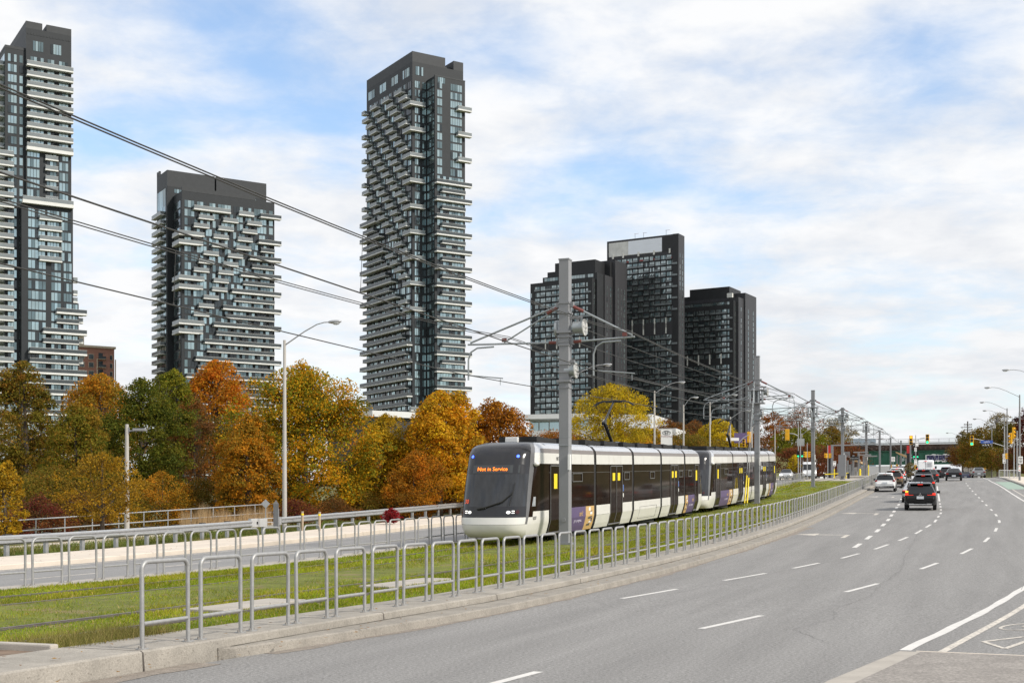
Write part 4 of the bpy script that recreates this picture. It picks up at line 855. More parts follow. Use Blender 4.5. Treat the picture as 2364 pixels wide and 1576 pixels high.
# far hillside beyond the crossing
GF = 'trees on the far slope'
FT = [
 ('tree', 'bare reddish trees skyline left of the second catenary mast', 1545, 968, 1040, 60, 205, 'dome', 'brown', 3200, .3, 40),
 ('tree', 'small green-yellow tree beside the car-dealer pylon', 1500, 985, 1040, 40, 190, 'dome', 'ochre', 3500, .25, 40),
 ('tree', 'bright yellow tree left of the second catenary mast', 1662, 965, 1040, 48, 195, 'dome', 'yellow', 5000, .26, 55),
 ('tree', 'brown leafless tree between the yellow tree and the lamps', 1600, 972, 1040, 45, 215, 'dome', 'brown', 3000, .28, 40),
 ('tree', 'russet tree just right of the second catenary mast', 1785, 950, 1030, 40, 215, 'dome', [(.36, .13, .02), (.28, .10, .02), (.2, .1, .03)], 2600, .28, 50),
 ('tree', 'tall leafless tree on the skyline with red leaf remains', 1845, 935, 1030, 48, 230, 'dome', [(.3, .1, .03), (.2, .1, .05)], 1500, .28, 50),
 ('tree', 'wide green tree on the slope behind the hanging signal', 1835, 985, 1050, 62, 210, 'dome', 'green', 7000, .26, 60),
 ('tree', 'brown-green tree left of the grey signal pole', 1915, 985, 1050, 50, 220, 'dome', 'brownolive', 5200, .26, 50),
 ('tree', 'pale leafless tree right of the third catenary mast', 1928, 962, 1030, 40, 250, 'dome', 'pale', 1500, .3, 45),
 ('shrub', 'red-brown thicket on the slope behind the white vans', 1870, 1022, 1090, 70, 190, 'dome', [(.24, .075, .03), (.18, .06, .025), (.13, .07, .025)], 7000, .24, 60),
 ('shrub', 'red-brown thicket right of the vans near the platform', 1955, 1020, 1085, 45, 200, 'dome', [(.24, .075, .03), (.18, .06, .025), (.13, .07, .025)], 4500, .24, 45),
 ('shrub', 'small yellow-green bush on the slope above the silver car', 1832, 1050, 1090, 14, 182, 'dome', 'yellow', 1300, .2, 20),
 ('shrub', 'brown bushes behind the pale hoarding left of the second unit', 1720, 1000, 1060, 60, 200, 'dome', 'brown', 5000, .26, 50),
 ('shrub', 'brown-green bushes behind the dealer sign', 1575, 1000, 1060, 75, 185, 'dome', 'brownolive', 6000, .24, 50),
 ('shrub', 'orange bushes behind the roof of the first tram', 1440, 1000, 1060, 90, 170, 'dome', 'amber', 7000, .22, 60),
 ('shrub', 'russet bushes left of the round yellow tree', 1290, 995, 1050, 80, 165, 'dome', [(.36, .13, .015), (.28, .10, .015), (.2, .1, .02)], 6000, .22, 60),
 ('tree', 'pale bare tree on top of the right-hand bank', 2302, 950, 1035, 34, 235, 'spread', 'pale', 1300, .28, 60),
 ('tree', 'green-brown tree left part of the right-hand bank', 2265, 985, 1080, 48, 228, 'dome', 'brownolive', 6000, .27, 60),
 ('tree', 'dark green tree on the bank behind the right-hand lamps', 2325, 970, 1085, 52, 222, 'dome', [(.13, .11, .02), (.10, .10, .016), (.18, .10, .02)], 6500, .27, 60),
 ('tree', 'maroon tree at the right edge behind the nearest right lamp', 2372, 930, 1050, 32, 200, 'dome', 'maroon', 4000, .24, 50),
 ('shrub', 'rust-coloured bush overhanging the right end of the bridge', 2235, 1020, 1075, 45, 235, 'dome', [(.20, .075, .02), (.15, .07, .02), (.22, .12, .02)], 5000, .25, 50),
 ('shrub', 'olive bush at the foot of the bank beside the signals', 2290, 1030, 1085, 40, 215, 'dome', 'brownolive', 4500, .24, 45),
 ('shrub', 'red-brown undergrowth at the right edge of the bank', 2350, 1030, 1090, 40, 205, 'dome', [(.18, .06, .03), (.14, .06, .025), (.12, .09, .02)], 4500, .24, 45),
 ('tree', 'small whitish half-bare tree above the bridge end', 2222, 990, 1050, 16, 250, 'dome', 'pale', 700, .28, 30),
 ('shrub', 'ornamental grass clump in the traffic island before the van', 2102, 1066, 1098, 14, 172, 'dome', [(.30, .22, .12), (.16, .17, .05), (.22, .17, .08)], 1600, .16, 20),
]
for i, (nm, lab, px, top, bot, hw, Y, kind, pal, n, leaf, ncl) in enumerate(FT):
    c = at(px, bot, Y); u, s = us(px, Y)
    bare = 'bare' in lab or 'leafless' in lab
    tree('bush' if nm == 'shrub' else ('bare_tree' if bare else 'slope_tree'), lab, px, top, bot, hw, Y, kind, pal, n, leaf, ncl, 300 + i, GF, .2, trunk=.16 if nm == 'tree' else .05, limbs=26 if bare else 10, twigs=110 if bare else 8, base=min(gz(u, s), c.z), cat=nm)
# reeds: a patch nobody could count
r = np.random.default_rng(5); n = 3600; px = r.uniform(418, 625, n); Y = r.uniform(66, 76, n)
x = (px - CX) / F * Y; y = Y; u_ = x * CS - y * SN; s_ = x * SN + y * CS; z = zp(s_) - .25; h = r.uniform(.7, 1.35, n) * (1 + .25 * np.sin(px * .09) * np.sin(px * .037)); a = r.uniform(0, 6.28, n); le = r.normal(0, .12, (n, 2)); w_ = .014
V = np.empty((n, 3, 3)); V[:, 0] = np.stack([x - w_ * np.cos(a), y - w_ * np.sin(a), z], 1); V[:, 1] = np.stack([x + w_ * np.cos(a), y + w_ * np.sin(a), z], 1); V[:, 2] = np.stack([x + le[:, 0], y + le[:, 1], z + h], 1)
c_ = np.array([(.42, .29, .15), (.34, .22, .11), (.48, .35, .2)])[r.integers(0, 3, n)] * r.uniform(.75, 1.2, (n, 1))
tag(npmesh('reeds', V.reshape(-1, 3), 3, M_grass, c_), 'tan dry reeds behind the end of the guardrail', 'reeds', kind='stuff')
# fallen leaves along the plinths and the far sidewalk
r = np.random.default_rng(6); n = 900; k = r.random(n)
u_ = np.where(k < .25, r.uniform(-8.9, -8.1, n), np.where(k < .45, r.uniform(-10, -9.1, n), np.where(k < .75, r.uniform(-30.2, -26.5, n), r.uniform(-18.6, -10, n)))); s_ = r.uniform(9, 70, n)
zz = zp(s_) + np.where(u_ < -26, .17, np.where(u_ < -9.05, .255, np.where(u_ < -8.84, .24, .135)))
dd = np.interp(s_, np.linspace(-20, 160, 400), [dl(q) for q in np.linspace(-20, 160, 400)]); u_ = u_ + np.where(u_ > -26, dd, 0)
x = u_ * CS + s_ * SN; y = -u_ * SN + s_ * CS; a = r.uniform(0, 6.28, n); L_ = r.uniform(.015, .04, n)
V = np.empty((n, 4, 3))
for i, (p, q) in enumerate(((1, 0), (0, .6), (-1, 0), (0, -.6))): V[:, i] = np.stack([x + L_ * (p * np.cos(a) - q * np.sin(a)), y + L_ * (p * np.sin(a) + q * np.cos(a)), zz + r.uniform(0, .012, n)], 1)
tag(npmesh('fallen_leaves', V.reshape(-1, 3), 4, M_leaf, np.array([(.3, .15, .03), (.22, .1, .03), (.36, .2, .05)])[r.integers(0, 3, n)]), 'scattered brown fallen leaves along the kerbs', 'leaves', kind='stuff')

# ================================================================ the two tram units
M_cream_p = pm('tram_cream_paint', (.70, .69, .655), .3, var=.05, scale=1.2, coat=.3, spot=(1.1, .68, (.56, .54, .48), .4))
M_silver = pm('tram_silver_paint', (.62, .63, .65), .22, metal=.55, var=.04, scale=2)
M_brownst = pm('tram_taupe_stripe', (.17, .145, .13), .35, var=.08, scale=2)
M_tglass = pm('tram_dark_glass', (.016, .009, .006), .06, var=.4, scale=.8, spec=.05)
M_wglass = pm('windscreen_glass', (.030, .032, .036), .06, var=.5, scale=1.6, spec=.55, stretch=(2.2, 2.2, .25))  # vertical streaks in the base colour stand in for reflections
M_tblack = pm('tram_black_gloss', (.022, .022, .025), .16, var=.2, scale=2, spec=.5)
M_rubber = pm('bellows_rubber', (.035, .033, .033), .75, var=.25, scale=4)
M_tgrey = pm('tram_pillar_grey', (.18, .18, .185), .3, metal=.3, var=.08, scale=2)
M_under = pm('underframe', (.02, .02, .02), .85, var=.3, scale=3)
M_led = pm('led_orange', (.8, .25, .02), .5, emit=(1, .20, .01), estr=2.2)
M_ledred = pm('led_red', (.6, .1, .04), .5, emit=(1, .10, .02), estr=.45)
M_head = pm('headlamp', (.9, .9, .88), .1, emit=(1, .97, .9), estr=1.1)
M_bluel = pm('blue_marker_lamp', (.05, .1, .8), .2, emit=(.05, .12, 1), estr=4)
M_yel = pm('yellow_sticker', (.80, .62, .01), .5, var=.04)
M_purp = pm('purple_vinyl', (.105, .075, .17), .4, var=.06, scale=2)
M_orangev = pm('orange_vinyl', (.58, .38, .16), .4, var=.06, scale=2)
M_lav = pm('pale_lettering', (.62, .58, .72), .5)
M_gline = pm('door_frame_grey', (.13, .125, .12), .4, metal=.3)
UT = -16.43; ZR = .215
def TW(x, s, z): return W(UT + dT(s) + x, s, ZR - .015 + z * .966)
SEC = [(1.17, .30), (1.24, .50), (1.325, .86), (1.325, 1.27), (1.325, 3.0), (1.315, 3.40), (1.28, 3.57), (1.15, 3.73), (.95, 3.81), (.0, 3.84)]
def hwz(z): return float(np.interp(z, [q[1] for q in SEC], [q[0] for q in SEC]))
def side(mb, o, sa, sb, za, zb_, off=0., n=4, mi=0, sd=(1, -1), nz=None):
    zs = [za] + [q[1] for q in SEC if za + .01 < q[1] < zb_ - .01] + [zb_]
    for k in sd:
        P = [[TW(k * (hwz(z) + off), s, z) - o for z in (zs if k > 0 else zs[::-1])] for s in np.linspace(sa, sb, n)]
        mb.grid(P, mi, False)
def patch(mb, o, sa, sb, za, zb_, off, mi=0, k=1):
    side(mb, o, sa, sb, za, zb_, off, 2, mi, (k,))
def nose(root, o, tip, d, end, lit, dest):
    """double-ended cab: tip is the foremost station, d = +1 when the cab points to the camera, end = where the straight side takes over"""
    fz = [(.30, .42), (.45, .12), (.62, .02), (.80, 0), (1.05, .05), (1.45, .13), (2.1, .29), (2.62, .44), (2.98, .55), (3.30, .68), (3.55, .86), (3.70, 1.12), (3.80, 1.6)]
    zl = [.30, .45, .62, .79, .80, .93, 1.05, 1.25, 1.45, 1.75, 2.1, 2.4, 2.62, 2.98, 3.0, 3.15, 3.30, 3.40, 3.57, 3.70, 3.80]
    cl = [-1, -.93, -.87, -.8, -.7, -.6, -.48, -.35, -.2, 0, .2, .35, .48, .6, .7, .8, .87, .93, 1]
    Lend = abs(end - tip)
    def pt(c, z, off=0.):
        f = float(np.interp(z, [a for a, b in fz], [b for a, b in fz])); a = abs(c); pA = float(np.interp(z, [.3, 1.0, 3.0, 3.8], [58, 60, 67, 69])); pB = pA + float(np.interp(z, [.9, 1.4, 3.0], [6, 9, 12])); D = float(np.interp(z, [.3, .8, 3, 3.8], [1.5, 1.55, 1.25, .9]))
        w_ = hwz(z) + off; n_ = .60
        if a <= .7: ph = pA * a / .7
        elif a <= .8: ph = pA + (pB - pA) * (a - .7) / .1
        elif a <= .93: ph = pB + (90 - pB) * (a - .8) / .13
        else: ph = 90
        x = w_ * math.sin(R(ph)) ** n_; y = f - off + D * (1 - math.cos(R(ph)) ** n_ if ph < 89.9 else 1)
        if a > .93: y = y + (Lend - y) * (a - .93) / .07
        y = min(y, Lend); x *= 1 - .085 * max(0, z - 1.1) / 2.7 * max(0, min(1, (.93 - a) / .2))
        return TW(math.copysign(x, c), tip + d * y, z) - o
    part = {}
    for i in range(len(zl) - 1):
        z0, z1 = zl[i], zl[i + 1]; zm = (z0 + z1) / 2
        for j in range(len(cl) - 1):
            c0, c1 = cl[j], cl[j + 1]; a = abs((c0 + c1) / 2)
            if a > .8:
                sw = 1.05 + .32 * (a - .8) / .2
                nm = 'lower_panel' if zm < sw else 'side_glass' if zm < 3.0 else 'upper_panel' if zm < 3.4 else 'stripe' if zm < 3.57 and a > .9 else 'roof_cove'
            elif a > .7: nm = 'bumper' if zm < .8 else 'pillar'
            elif zm < .79: nm = 'bumper'
            elif zm < .80: nm = 'seam'
            elif zm < 1.05: nm = 'bumper'
            elif zm < 1.45: nm = 'mask'
            elif zm < 2.62: nm = 'windscreen'
            elif zm < 2.98: nm = 'destination_glass'
            else: nm = 'brow'
            mb = part.setdefault((nm, (c0 > 0) if a > .7 and nm != 'bumper' else 0), MB()); q = [pt(c0, z0), pt(c1, z0), pt(c1, z1), pt(c0, z1)]
            mb.add(q if d > 0 else q[::-1], [(0, 1, 2, 3)], 0, True)
    mt = dict(lower_panel=M_cream_p, side_glass=M_tglass, upper_panel=M_cream_p, stripe=M_brownst, roof_cove=M_silver, bumper=M_cream_p, pillar=M_tgrey, seam=M_under, mask=M_tblack, windscreen=M_wglass, destination_glass=M_tblack, brow=M_tblack)
    objs = {}
    for (nm, sd_), mb in part.items():
        bm = bmesh.new(); me = mb.mesh('t', mt[nm]); bm.from_mesh(me); bmesh.ops.remove_doubles(bm, verts=bm.verts, dist=.001); bm.to_mesh(me); bm.free(); me.name = nm
        ob = bpy.data.objects.new(nm, me); COL.objects.link(ob); ob.parent = root; objs[nm] = ob
    mb = MB(); mb.add([pt(c, 3.80) for c in cl], [tuple(range(len(cl)))] if d < 0 else [tuple(range(len(cl) - 1, -1, -1))]); mb.build('cab_roof', M_tblack, root)
    if d > 0:
        def disc(c, z, r, mat, nm, ysz=1.0, off=.012):
            p = pt(c, z, off); ax = (pt(c + .03, z, off) - pt(c - .03, z, off)).normalized(); up = (pt(c, z + .03, off) - pt(c, z - .03, off)).normalized(); m = MB(); n = 14
            nr = ax.cross(up)
            m.add([p + ax * (r * math.cos(2 * math.pi * k / n)) + up * (r * ysz * math.sin(2 * math.pi * k / n)) for k in range(n)], [tuple(range(n))]); m.add([p - nr * .03 + ax * (r * 1.12 * math.cos(2 * math.pi * k / n)) + up * (r * 1.12 * ysz * math.sin(2 * math.pi * k / n)) for k in range(n)], [tuple(range(n))])
            return m.build(nm, mat, root)
        for sg in (-1, 1):
            disc(sg * .245, 1.24, .075, M_head if lit else M_tgrey, 'headlight', .72)
            for q in (-.035, .035):
                p = pt(sg * .345, 1.25 + q, .014); ax = (pt(sg * .345 + .03, 1.25, .01) - pt(sg * .345 - .03, 1.25, .01)).normalized(); m = MB(); m.cyl(p - ax * .05, p + ax * .05, .016, n=6); m.build('position_light', M_head if lit else M_tgrey, root)
            disc(sg * .45, 1.25, .075, pm('tail_lamp_lens', (.05, .008, .008), .2), 'tail_light')
            if lit: disc(sg * .34, 3.27, .055, M_bluel, 'marker_light')
        # wiper
        m = MB(); P = [pt(-.02, 1.40, .03), pt(.12, 1.62, .05), pt(.30, 1.95, .05)]; m.tube(P, [.03, .028, .022], 6); m.tube([pt(.25, 1.5, .045), pt(.30, 1.95, .05), pt(.335, 2.30, .04)], .016, 5); m.tube([pt(-.10, 1.36, .02), pt(-.02, 1.40, .03)], .05, 6); m.build('wiper', M_under, root)
        if lit:
            up = (pt(0, 2.86) - pt(0, 2.74)).normalized(); ax = (pt(.05, 2.8) - pt(-.05, 2.8)).normalized()
            text_mb('Not in Service', .195, frame(pt(0, 2.80, .012), ax, up), ext=.002).build('destination_lettering', M_led, root)
            m = MB(); q = [pt(-.40, 2.66, .006), pt(-.2, 2.66, .006), pt(0, 2.66, .006), pt(.2, 2.66, .006), pt(.42, 2.66, .006)]; q2 = [pt(c, 2.95, .006) for c in (-.40, -.2, 0, .2, .42)]
            m.grid([q, q2], 0, False); m.build('destination_panel', pm('sign_panel', (.05, .055, .058), .2, var=.1), root)
            text_mb('30', .22, frame(pt(-.36, 1.62, .012), (pt(-.34, 1.62) - pt(-.38, 1.62)), (pt(-.36, 1.7) - pt(-.36, 1.6))), ext=.002).build('run_number', M_ledred, root)
        m = MB(); m.sphere(pt(.83, 2.98, .06), .09, 8, 5, 0, (1.3, 1.3, .9)); m.build('side_camera', M_cream_p, root)
        if lit:
            p = pt(.90, 1.0, .012); text_mb('6207', .17, frame(p, pt(.92, 1.0) - pt(.88, 1.0), (0, 0, 1)), ext=.002).build('unit_number', M_tblack, root)
            m = MB(); q = [pt(.84, 1.44, .01), pt(.90, 1.44, .01), pt(.895, 1.78, .01), pt(.852, 1.78, .01)]; m.add(q, [(0, 1, 2, 3)]); m.build('notice', pm('pale_notice', (.30, .32, .34), .3, var=.3, scale=9), root)
    return objs
def tram(label, s0, lit, ext=0.):
    s1 = s0 + 2.25; G = [s0 + 8.1, s0 + 14.0, s0 + 19.3, s0 + 24.7, s0 + 30.2]; o = TW(0, s0, 0) - Vector((0, 0, .0))
    root = empty('tram', o, label, 'tram', 'trams coupled on the far track')
    nose(root, o, s0 - ext, 1, s1, lit, True); nose(root, o, G[-1], -1, G[-1] - 2.0, False, False)
    a = s1
    mods = []
    for i, g in enumerate(G):
        b = g - .17 if i < 4 else G[-1] - 2.0; mods.append((a, b)); a = g + .17
    def B(name, mat, fn):
        m = MB(); fn(m); return m.build(name, mat, root)
    def BS(name, mat, *a):
        for k in (1, -1): m = MB(); side(m, o, *a, sd=(k,)); m.build(name, mat, root)
    for i, (a, b) in enumerate(mods):
        Lm = b - a
        # windows, upper panel, stripe, cove, roof run the length of each body section
        BS('window_band', M_tglass, a, b, 1.27, 3.0, -.006)
        BS('upper_panel', M_cream_p, a, b, 3.0, 3.40)
        BS('stripe', M_brownst, a, b, 3.40, 3.57)
        BS('roof_cove', M_silver, a, b, 3.57, 3.81)
        m = MB(); m.grid([[TW(x, s, 3.81) - o for x in (-.95, 0, .95)] for s in (a, b)], 0, False); m.build('roof', M_under, root)
        m = MB(); m.grid([[TW(x, s, .30) - o for x in (1.17, 0, -1.17)] for s in (a, b)], 0, False); m.build('underframe', M_under, root)
        for k in (.25, .75):
            s = a + Lm * k; m = MB(); m.box(TW(0, s, 3.92) - o, (1.5, Lm * .4, .2), 0, Matrix.Rotation(-TH, 3, 'Z')); m.build('roof_unit', M_under, root)
        doors = {0: [(.02, .26)], 1: [(.36, .70)], 2: [], 3: [(.36, .70)], 4: [(.70, .98)]}[i]
        lows = {0: [(.26, 1.0)], 1: [(0, .36), (.70, 1)], 2: [(0, 1)], 3: [(0, .36), (.70, 1)], 4: [(0, .70)]}[i]
        for p, q in lows:
            ad = i in (0, 4)
            for k in ((-1,) if ad else (1, -1)): B('lower_panel', M_cream_p, lambda m: side(m, o, a + Lm * p, a + Lm * q, .30, 1.27, 0., 3, 0, (k,)))
            if ad:
                m = MB(); sa, sb = a + Lm * p, a + Lm * q; f = (.73, 1.0) if i == 0 else (0, .27); g_ = (0, .73) if i == 0 else (.27, 1.0)
                side(m, o, sa + (sb - sa) * g_[0], sa + (sb - sa) * g_[1], .30, 1.27, 0, 3, 0, (1,)); side(m, o, sa + (sb - sa) * f[0], sa + (sb - sa) * f[1], .30, 1.27, 0, 2, 1, (1,))
                ft = lambda t, z: TW(hwz(z) + .008, sa + (sb - sa) * t, z) - o
                tdir = ft(.6, 1) - ft(.5, 1)
                text_mb('are!', .30, frame(ft(.58 if i == 0 else .82, .99), tdir, (0, 0, 1)), 2, .002, mb=m); text_mb('gs in progress.', .17, frame(ft(.50 if i == 0 else .66, .72), tdir, ft(.5, .8) - ft(.5, .62)), 3, .002, mb=m)
                f0 = f[0] + .04
                for (dx, z, wd, hh, mm) in ((.05, 1.08, .12, .16, 4), (.10, .92, .14, .12, 4), (.04, .74, .18, .10, 5), (.09, .58, .16, .08, 4), (.03, .46, .2, .1, 5), (.12, .80, .1, .3, 6), (.15, .60, .08, .2, 6)):
                    t0 = f0 + dx * .9; m.add([ft(t0, z), ft(t0 + wd * .55, z), ft(t0 + wd * .5, z + hh), ft(t0 + .01, z + hh * .8)], [(0, 1, 2, 3)], mm)
                m.build('advert_panel', [M_purp, M_orangev, M_orangev, M_lav, M_white, M_gline, M_navy], root)
        for p, q in doors:
            sa, sb = a + Lm * p, a + Lm * q
            for k in (-1, 1): d = B('door', M_tglass, lambda m: side(m, o, sa + .03, sb - .03, .36, 2.92, .004, 3, 0, (k,)))
            m = MB()
            for s in ([sa + .03, (sa + sb) / 2, sb - .03] if i in (1, 3) else [sa + .03, sb - .03]):
                for k in (1,): m.tube([TW(k * (hwz(z) + .012), s, z) - o for z in (.36, .86, 1.27, 2.92)], .022, 5)
            for z in (2.92, .36):
                for k in (1,): m.tube([TW(k * (hwz(z) + .012), s, z) - o for s in (sa + .03, sb - .03)], .03 if z > 1 else .045, 5)
            m.build('door_frame', M_gline, d)
            for t in ((.28, .70) if i in (1, 3) else (.45,)):
                s = sa + (sb - sa) * t; m = MB(); patch(m, o, s - .19, s + .19, 2.28 if i in (1, 3) else 2.05, 2.62, .016)
                m.build('sticker', M_yel, d)
        for t in {0: [.60], 1: [.83], 2: [.66], 3: [.83], 4: [.32]}[i]:
            s = a + Lm * t; ww = .62 if i in (0,) else .42; m = MB()
            for z in (2.30, 2.62): m.tube([TW(hwz(z) + .012, q, z) - o for q in (s - ww, s + ww)], .022, 5)
            for q in (s - ww, s + ww): m.tube([TW(hwz(2.4) + .012, q, z) - o for z in (2.30, 2.62)], .022, 5)
            m.build('vent_window', M_gline, root)
        m = MB(); side(m, o, a, b, 2.66, 2.675, .003, 2, 0, (1,)); m.build('glazing_bar', M_gline, root)
        if i in (1, 3):
            s = a + Lm * .725; m = MB(); patch(m, o, s - .05, s + .08, 1.78, 2.08, .014, 0); patch(m, o, s - .04, s + .06, 1.52, 1.70, .014, 1); m.build('notice', [pm('blue_notice', (.08, .16, .42), .4), M_white], root)
        if i == 2:
            m = MB()
            for z in (.42, .98): m.tube([TW(hwz(z) + .003, q, z) - o for q in (a + Lm * .2, a + Lm * .84)], .008, 4)
            for q in (a + Lm * .2, a + Lm * .84): m.tube([TW(hwz(z) + .003, q, z) - o for z in (.42, .86, .98)], .008, 4)
            m.build('hatch_outline', M_gline, root)
        m = MB()
        for t in ((.33, .66) if i != 0 else (.4, .7)): side(m, o, a + Lm * t, a + Lm * t + .012, 3.0, 3.4, .002, 2, 0, (1,))
        if i in (1, 2, 3): side(m, o, a + .02, a + Lm * (.34 if i != 2 else .98), .855, .865, .002, 2, 0, (1,))
        m.build('panel_joint', M_gline, root)
        # wheels and running gear
        m = MB(); rm = Matrix.Rotation(-TH, 3, 'Z')
        m.box(TW(0, (a + b) / 2, .34) - o, (2.0, Lm * .96, .32), 0, rm)
        if i in (0, 2, 4):
            for q in (.35, .65):
                for x in (-.75, .75): c = TW(x, a + Lm * q, .3) - o; ax = (rm @ Vector((1, 0, 0))) * .07; m.cyl(c - ax, c + ax, .3, n=16)
        m.build('bogie', M_under, root)
    for g in G[:-1]:
        m = MB()
        for k, (q, off) in enumerate([(-.2, .0), (-.17, .02), (-.10, -.05), (-.05, .01), (0, -.06), (.05, .01), (.10, -.05), (.17, .02)]): pass
        P = [[TW(x * (1 - .045 * (k % 2) - .02), g - .18 + .045 * k, z if z > .31 else .35) - o for x, z in SEC[:-1]] + [TW(-x * (1 - .045 * (k % 2) - .02), g - .18 + .045 * k, z if z > .31 else .35) - o for x, z in SEC[:-1][::-1]] for k in range(9)]
        m.grid(P, 0, False); m.build('bellows', M_rubber, root)
    if lit:
        p = TW(hwz(3.2) + .01, s1 + 1.4, 3.19) - o; text_mb('METROLINX', .2, frame(p, TW(1, s1 + 2, 3) - TW(1, s1 + 1, 3), (0, 0, 1)), ext=.002).build('side_lettering', M_gline, root)
        m = MB(); m.box(TW(-.2, s0 + 2.7, 3.93) - o, (.5, .6, .2), 0, Matrix.Rotation(-TH, 3, 'Z'), .03); m.build('roof_antenna', M_white, root)
    # pantograph
    sp = G[1] + .6; pg = MB(); bse = lambda x, s, z: TW(x, s, z) - o
    for x in (-.55, .55): pg.cyl(bse(x, sp - .9, 4.02), bse(x, sp + .9, 4.02), .045)
    for q in (-.7, .7): pg.cyl(bse(-.55, sp + q, 4.02), bse(.55, sp + q, 4.02), .045)
    pg.tube([bse(0, sp + .55, 4.06), bse(0, sp - .75, 4.95)], [.075, .065], 8); pg.tube([bse(0, sp - .75, 4.95), bse(0, sp + .85, 6.02)], [.055, .045], 8); pg.cyl(bse(-.09, sp - .75, 4.95), bse(.09, sp - .75, 4.95), .08)
    pg.tube([bse(.1, sp + .3, 4.05), bse(.1, sp - .68, 4.9)], .025, 6)
    root_pg = pg.build('pantograph', M_tblack, root)
    m = MB()
    for q in (-.14, .14): m.tube([bse(-.95, sp + .9 + q, 5.82), bse(-.75, sp + .9 + q, 5.98), bse(-.5, sp + .9 + q, 6.05), bse(.5, sp + .9 + q, 6.05), bse(.75, sp + .9 + q, 5.98), bse(.95, sp + .9 + q, 5.82)], .03, 6)
    for x in (-.4, .4): m.cyl(bse(x, sp + .72, 6.04), bse(x, sp + 1.08, 6.04), .03)
    m.cyl(bse(-.4, sp + .85, 6.0), bse(.4, sp + .85, 6.0), .03); m.build('collector_head', M_tblack, root_pg)
    return root
tram('front tram, lit destination sign reading Not in Service, purple advert on its side', 42.0, True, .5)
tram('second tram coupled behind the front one, dark unlit cab, partly behind the second mast', 72.95, False)

# ================================================================ barriers, guardrails, handrail
M_hoop = pm('galvanised_tube', (.345, .345, .34), .48, metal=.4, var=.12, scale=14, bump=.12, bscale=90, spot=(40, .62, (.34, .33, .32), .6))
M_bolt = pm('bolt_steel', (.30, .28, .26), .5, metal=.6, var=.3, scale=30)
RZ = Matrix.Rotation(-TH, 3, 'Z')
def hoop_parts(rb):
    """one hoop in its own frame, y along the row; rb = bend radius; base at the plinth top"""
    Lh, H, r = .90, 1.0, .027
    arc = lambda cy, cz, a0, a1: [(0, cy + rb * math.cos(t), cz + rb * math.sin(t)) for t in np.linspace(a0, a1, 6)]
    fr = MB(); fr.tube([(0, 0, 0)] + arc(rb, H - rb, math.pi, math.pi / 2) + arc(Lh - rb, H - rb, math.pi / 2, 0) + [(0, Lh, 0)], r, 8)
    cr = MB(); cr.cyl((0, .02, .29), (0, Lh - .02, .29), r * .86, n=8)
    pl = []
    for y in (0, Lh):
        m = MB(); m.cyl((0, y, 0), (0, y, .012), .075, n=10)
        for q in (-.052, .052): m.cyl((0, y + q, .01), (0, y + q, .04), .014, n=6, mi=1)
        pl.append(m)
    return fr, cr, pl
def slope(s): return math.atan(float(zp(s + 1) - zp(s)))
protos = {}
for rb in (.10, .16):
    fr, cr, pl = hoop_parts(rb); protos[rb] = (fr.mesh('tube_frame', M_hoop), cr.mesh('cross_rail', M_hoop), [m.mesh('base_plate', [M_hoop, M_bolt]) for m in pl])
    al = MB(); 
    for m in (fr, cr, *pl): al.add(m.v, m.f, 0, True)
    protos[rb] += (al.mesh('hoop_barrier', M_hoop),)
rj = random.Random(3)
def hoop(uf, s, rb, parts, label, group, h):
    tilt = rj.uniform(-.014, .014)
    head = math.atan2(uf(s + .45) - uf(s - .05), .5)
    if parts: o = empty('hoop_barrier', W(uf(s), s, h), label, 'barrier', group)
    else: o = bpy.data.objects.new('hoop_barrier', protos[rb][3]); COL.objects.link(o); o.location = W(uf(s), s, h); tag(o, label, 'barrier', group)
    o.rotation_euler = (slope(s), tilt, -TH - head + rj.uniform(-.02, .02))
    if parts:
        for nm, me in (('tube_frame', protos[rb][0]), ('cross_rail', protos[rb][1]), ('base_plate', protos[rb][2][0]), ('base_plate', protos[rb][2][1])):
            q = bpy.data.objects.new(nm, me); COL.objects.link(q); q.parent = o
uR = lambda s: -9.13 + dl(s) + .0
i = 0; s = 12.29
while s < 147:
    lab = f'{ORD[i]} hoop from the near end of the barrier row on the road-side plinth' if i < 25 else 'distant steel hoop in the long barrier row on the road-side plinth'
    hoop(uR, s, .10, i < 34, lab, 'steel hoops along the road-side plinth', .235); i += 1; s += 1.165
i = 0; s = 15.0
while s < 152:
    if s < 47 or s > 100:
        k = i - 4
        lab = f'{ORD[k]} complete hoop from the left edge of the photo in the far barrier row' if 0 <= k < 18 else ('steel hoop in the far barrier row, cut off or near the left edge' if k < 0 else 'steel hoop in the far barrier row close to the front tram' if s < 60 else 'distant steel hoop of the far barrier row, right of the trams')
        hoop(u_L, s, .16, s < 47, lab, 'steel hoops along the plinth of the opposite road', .2)
    i += 1; s += 1.15
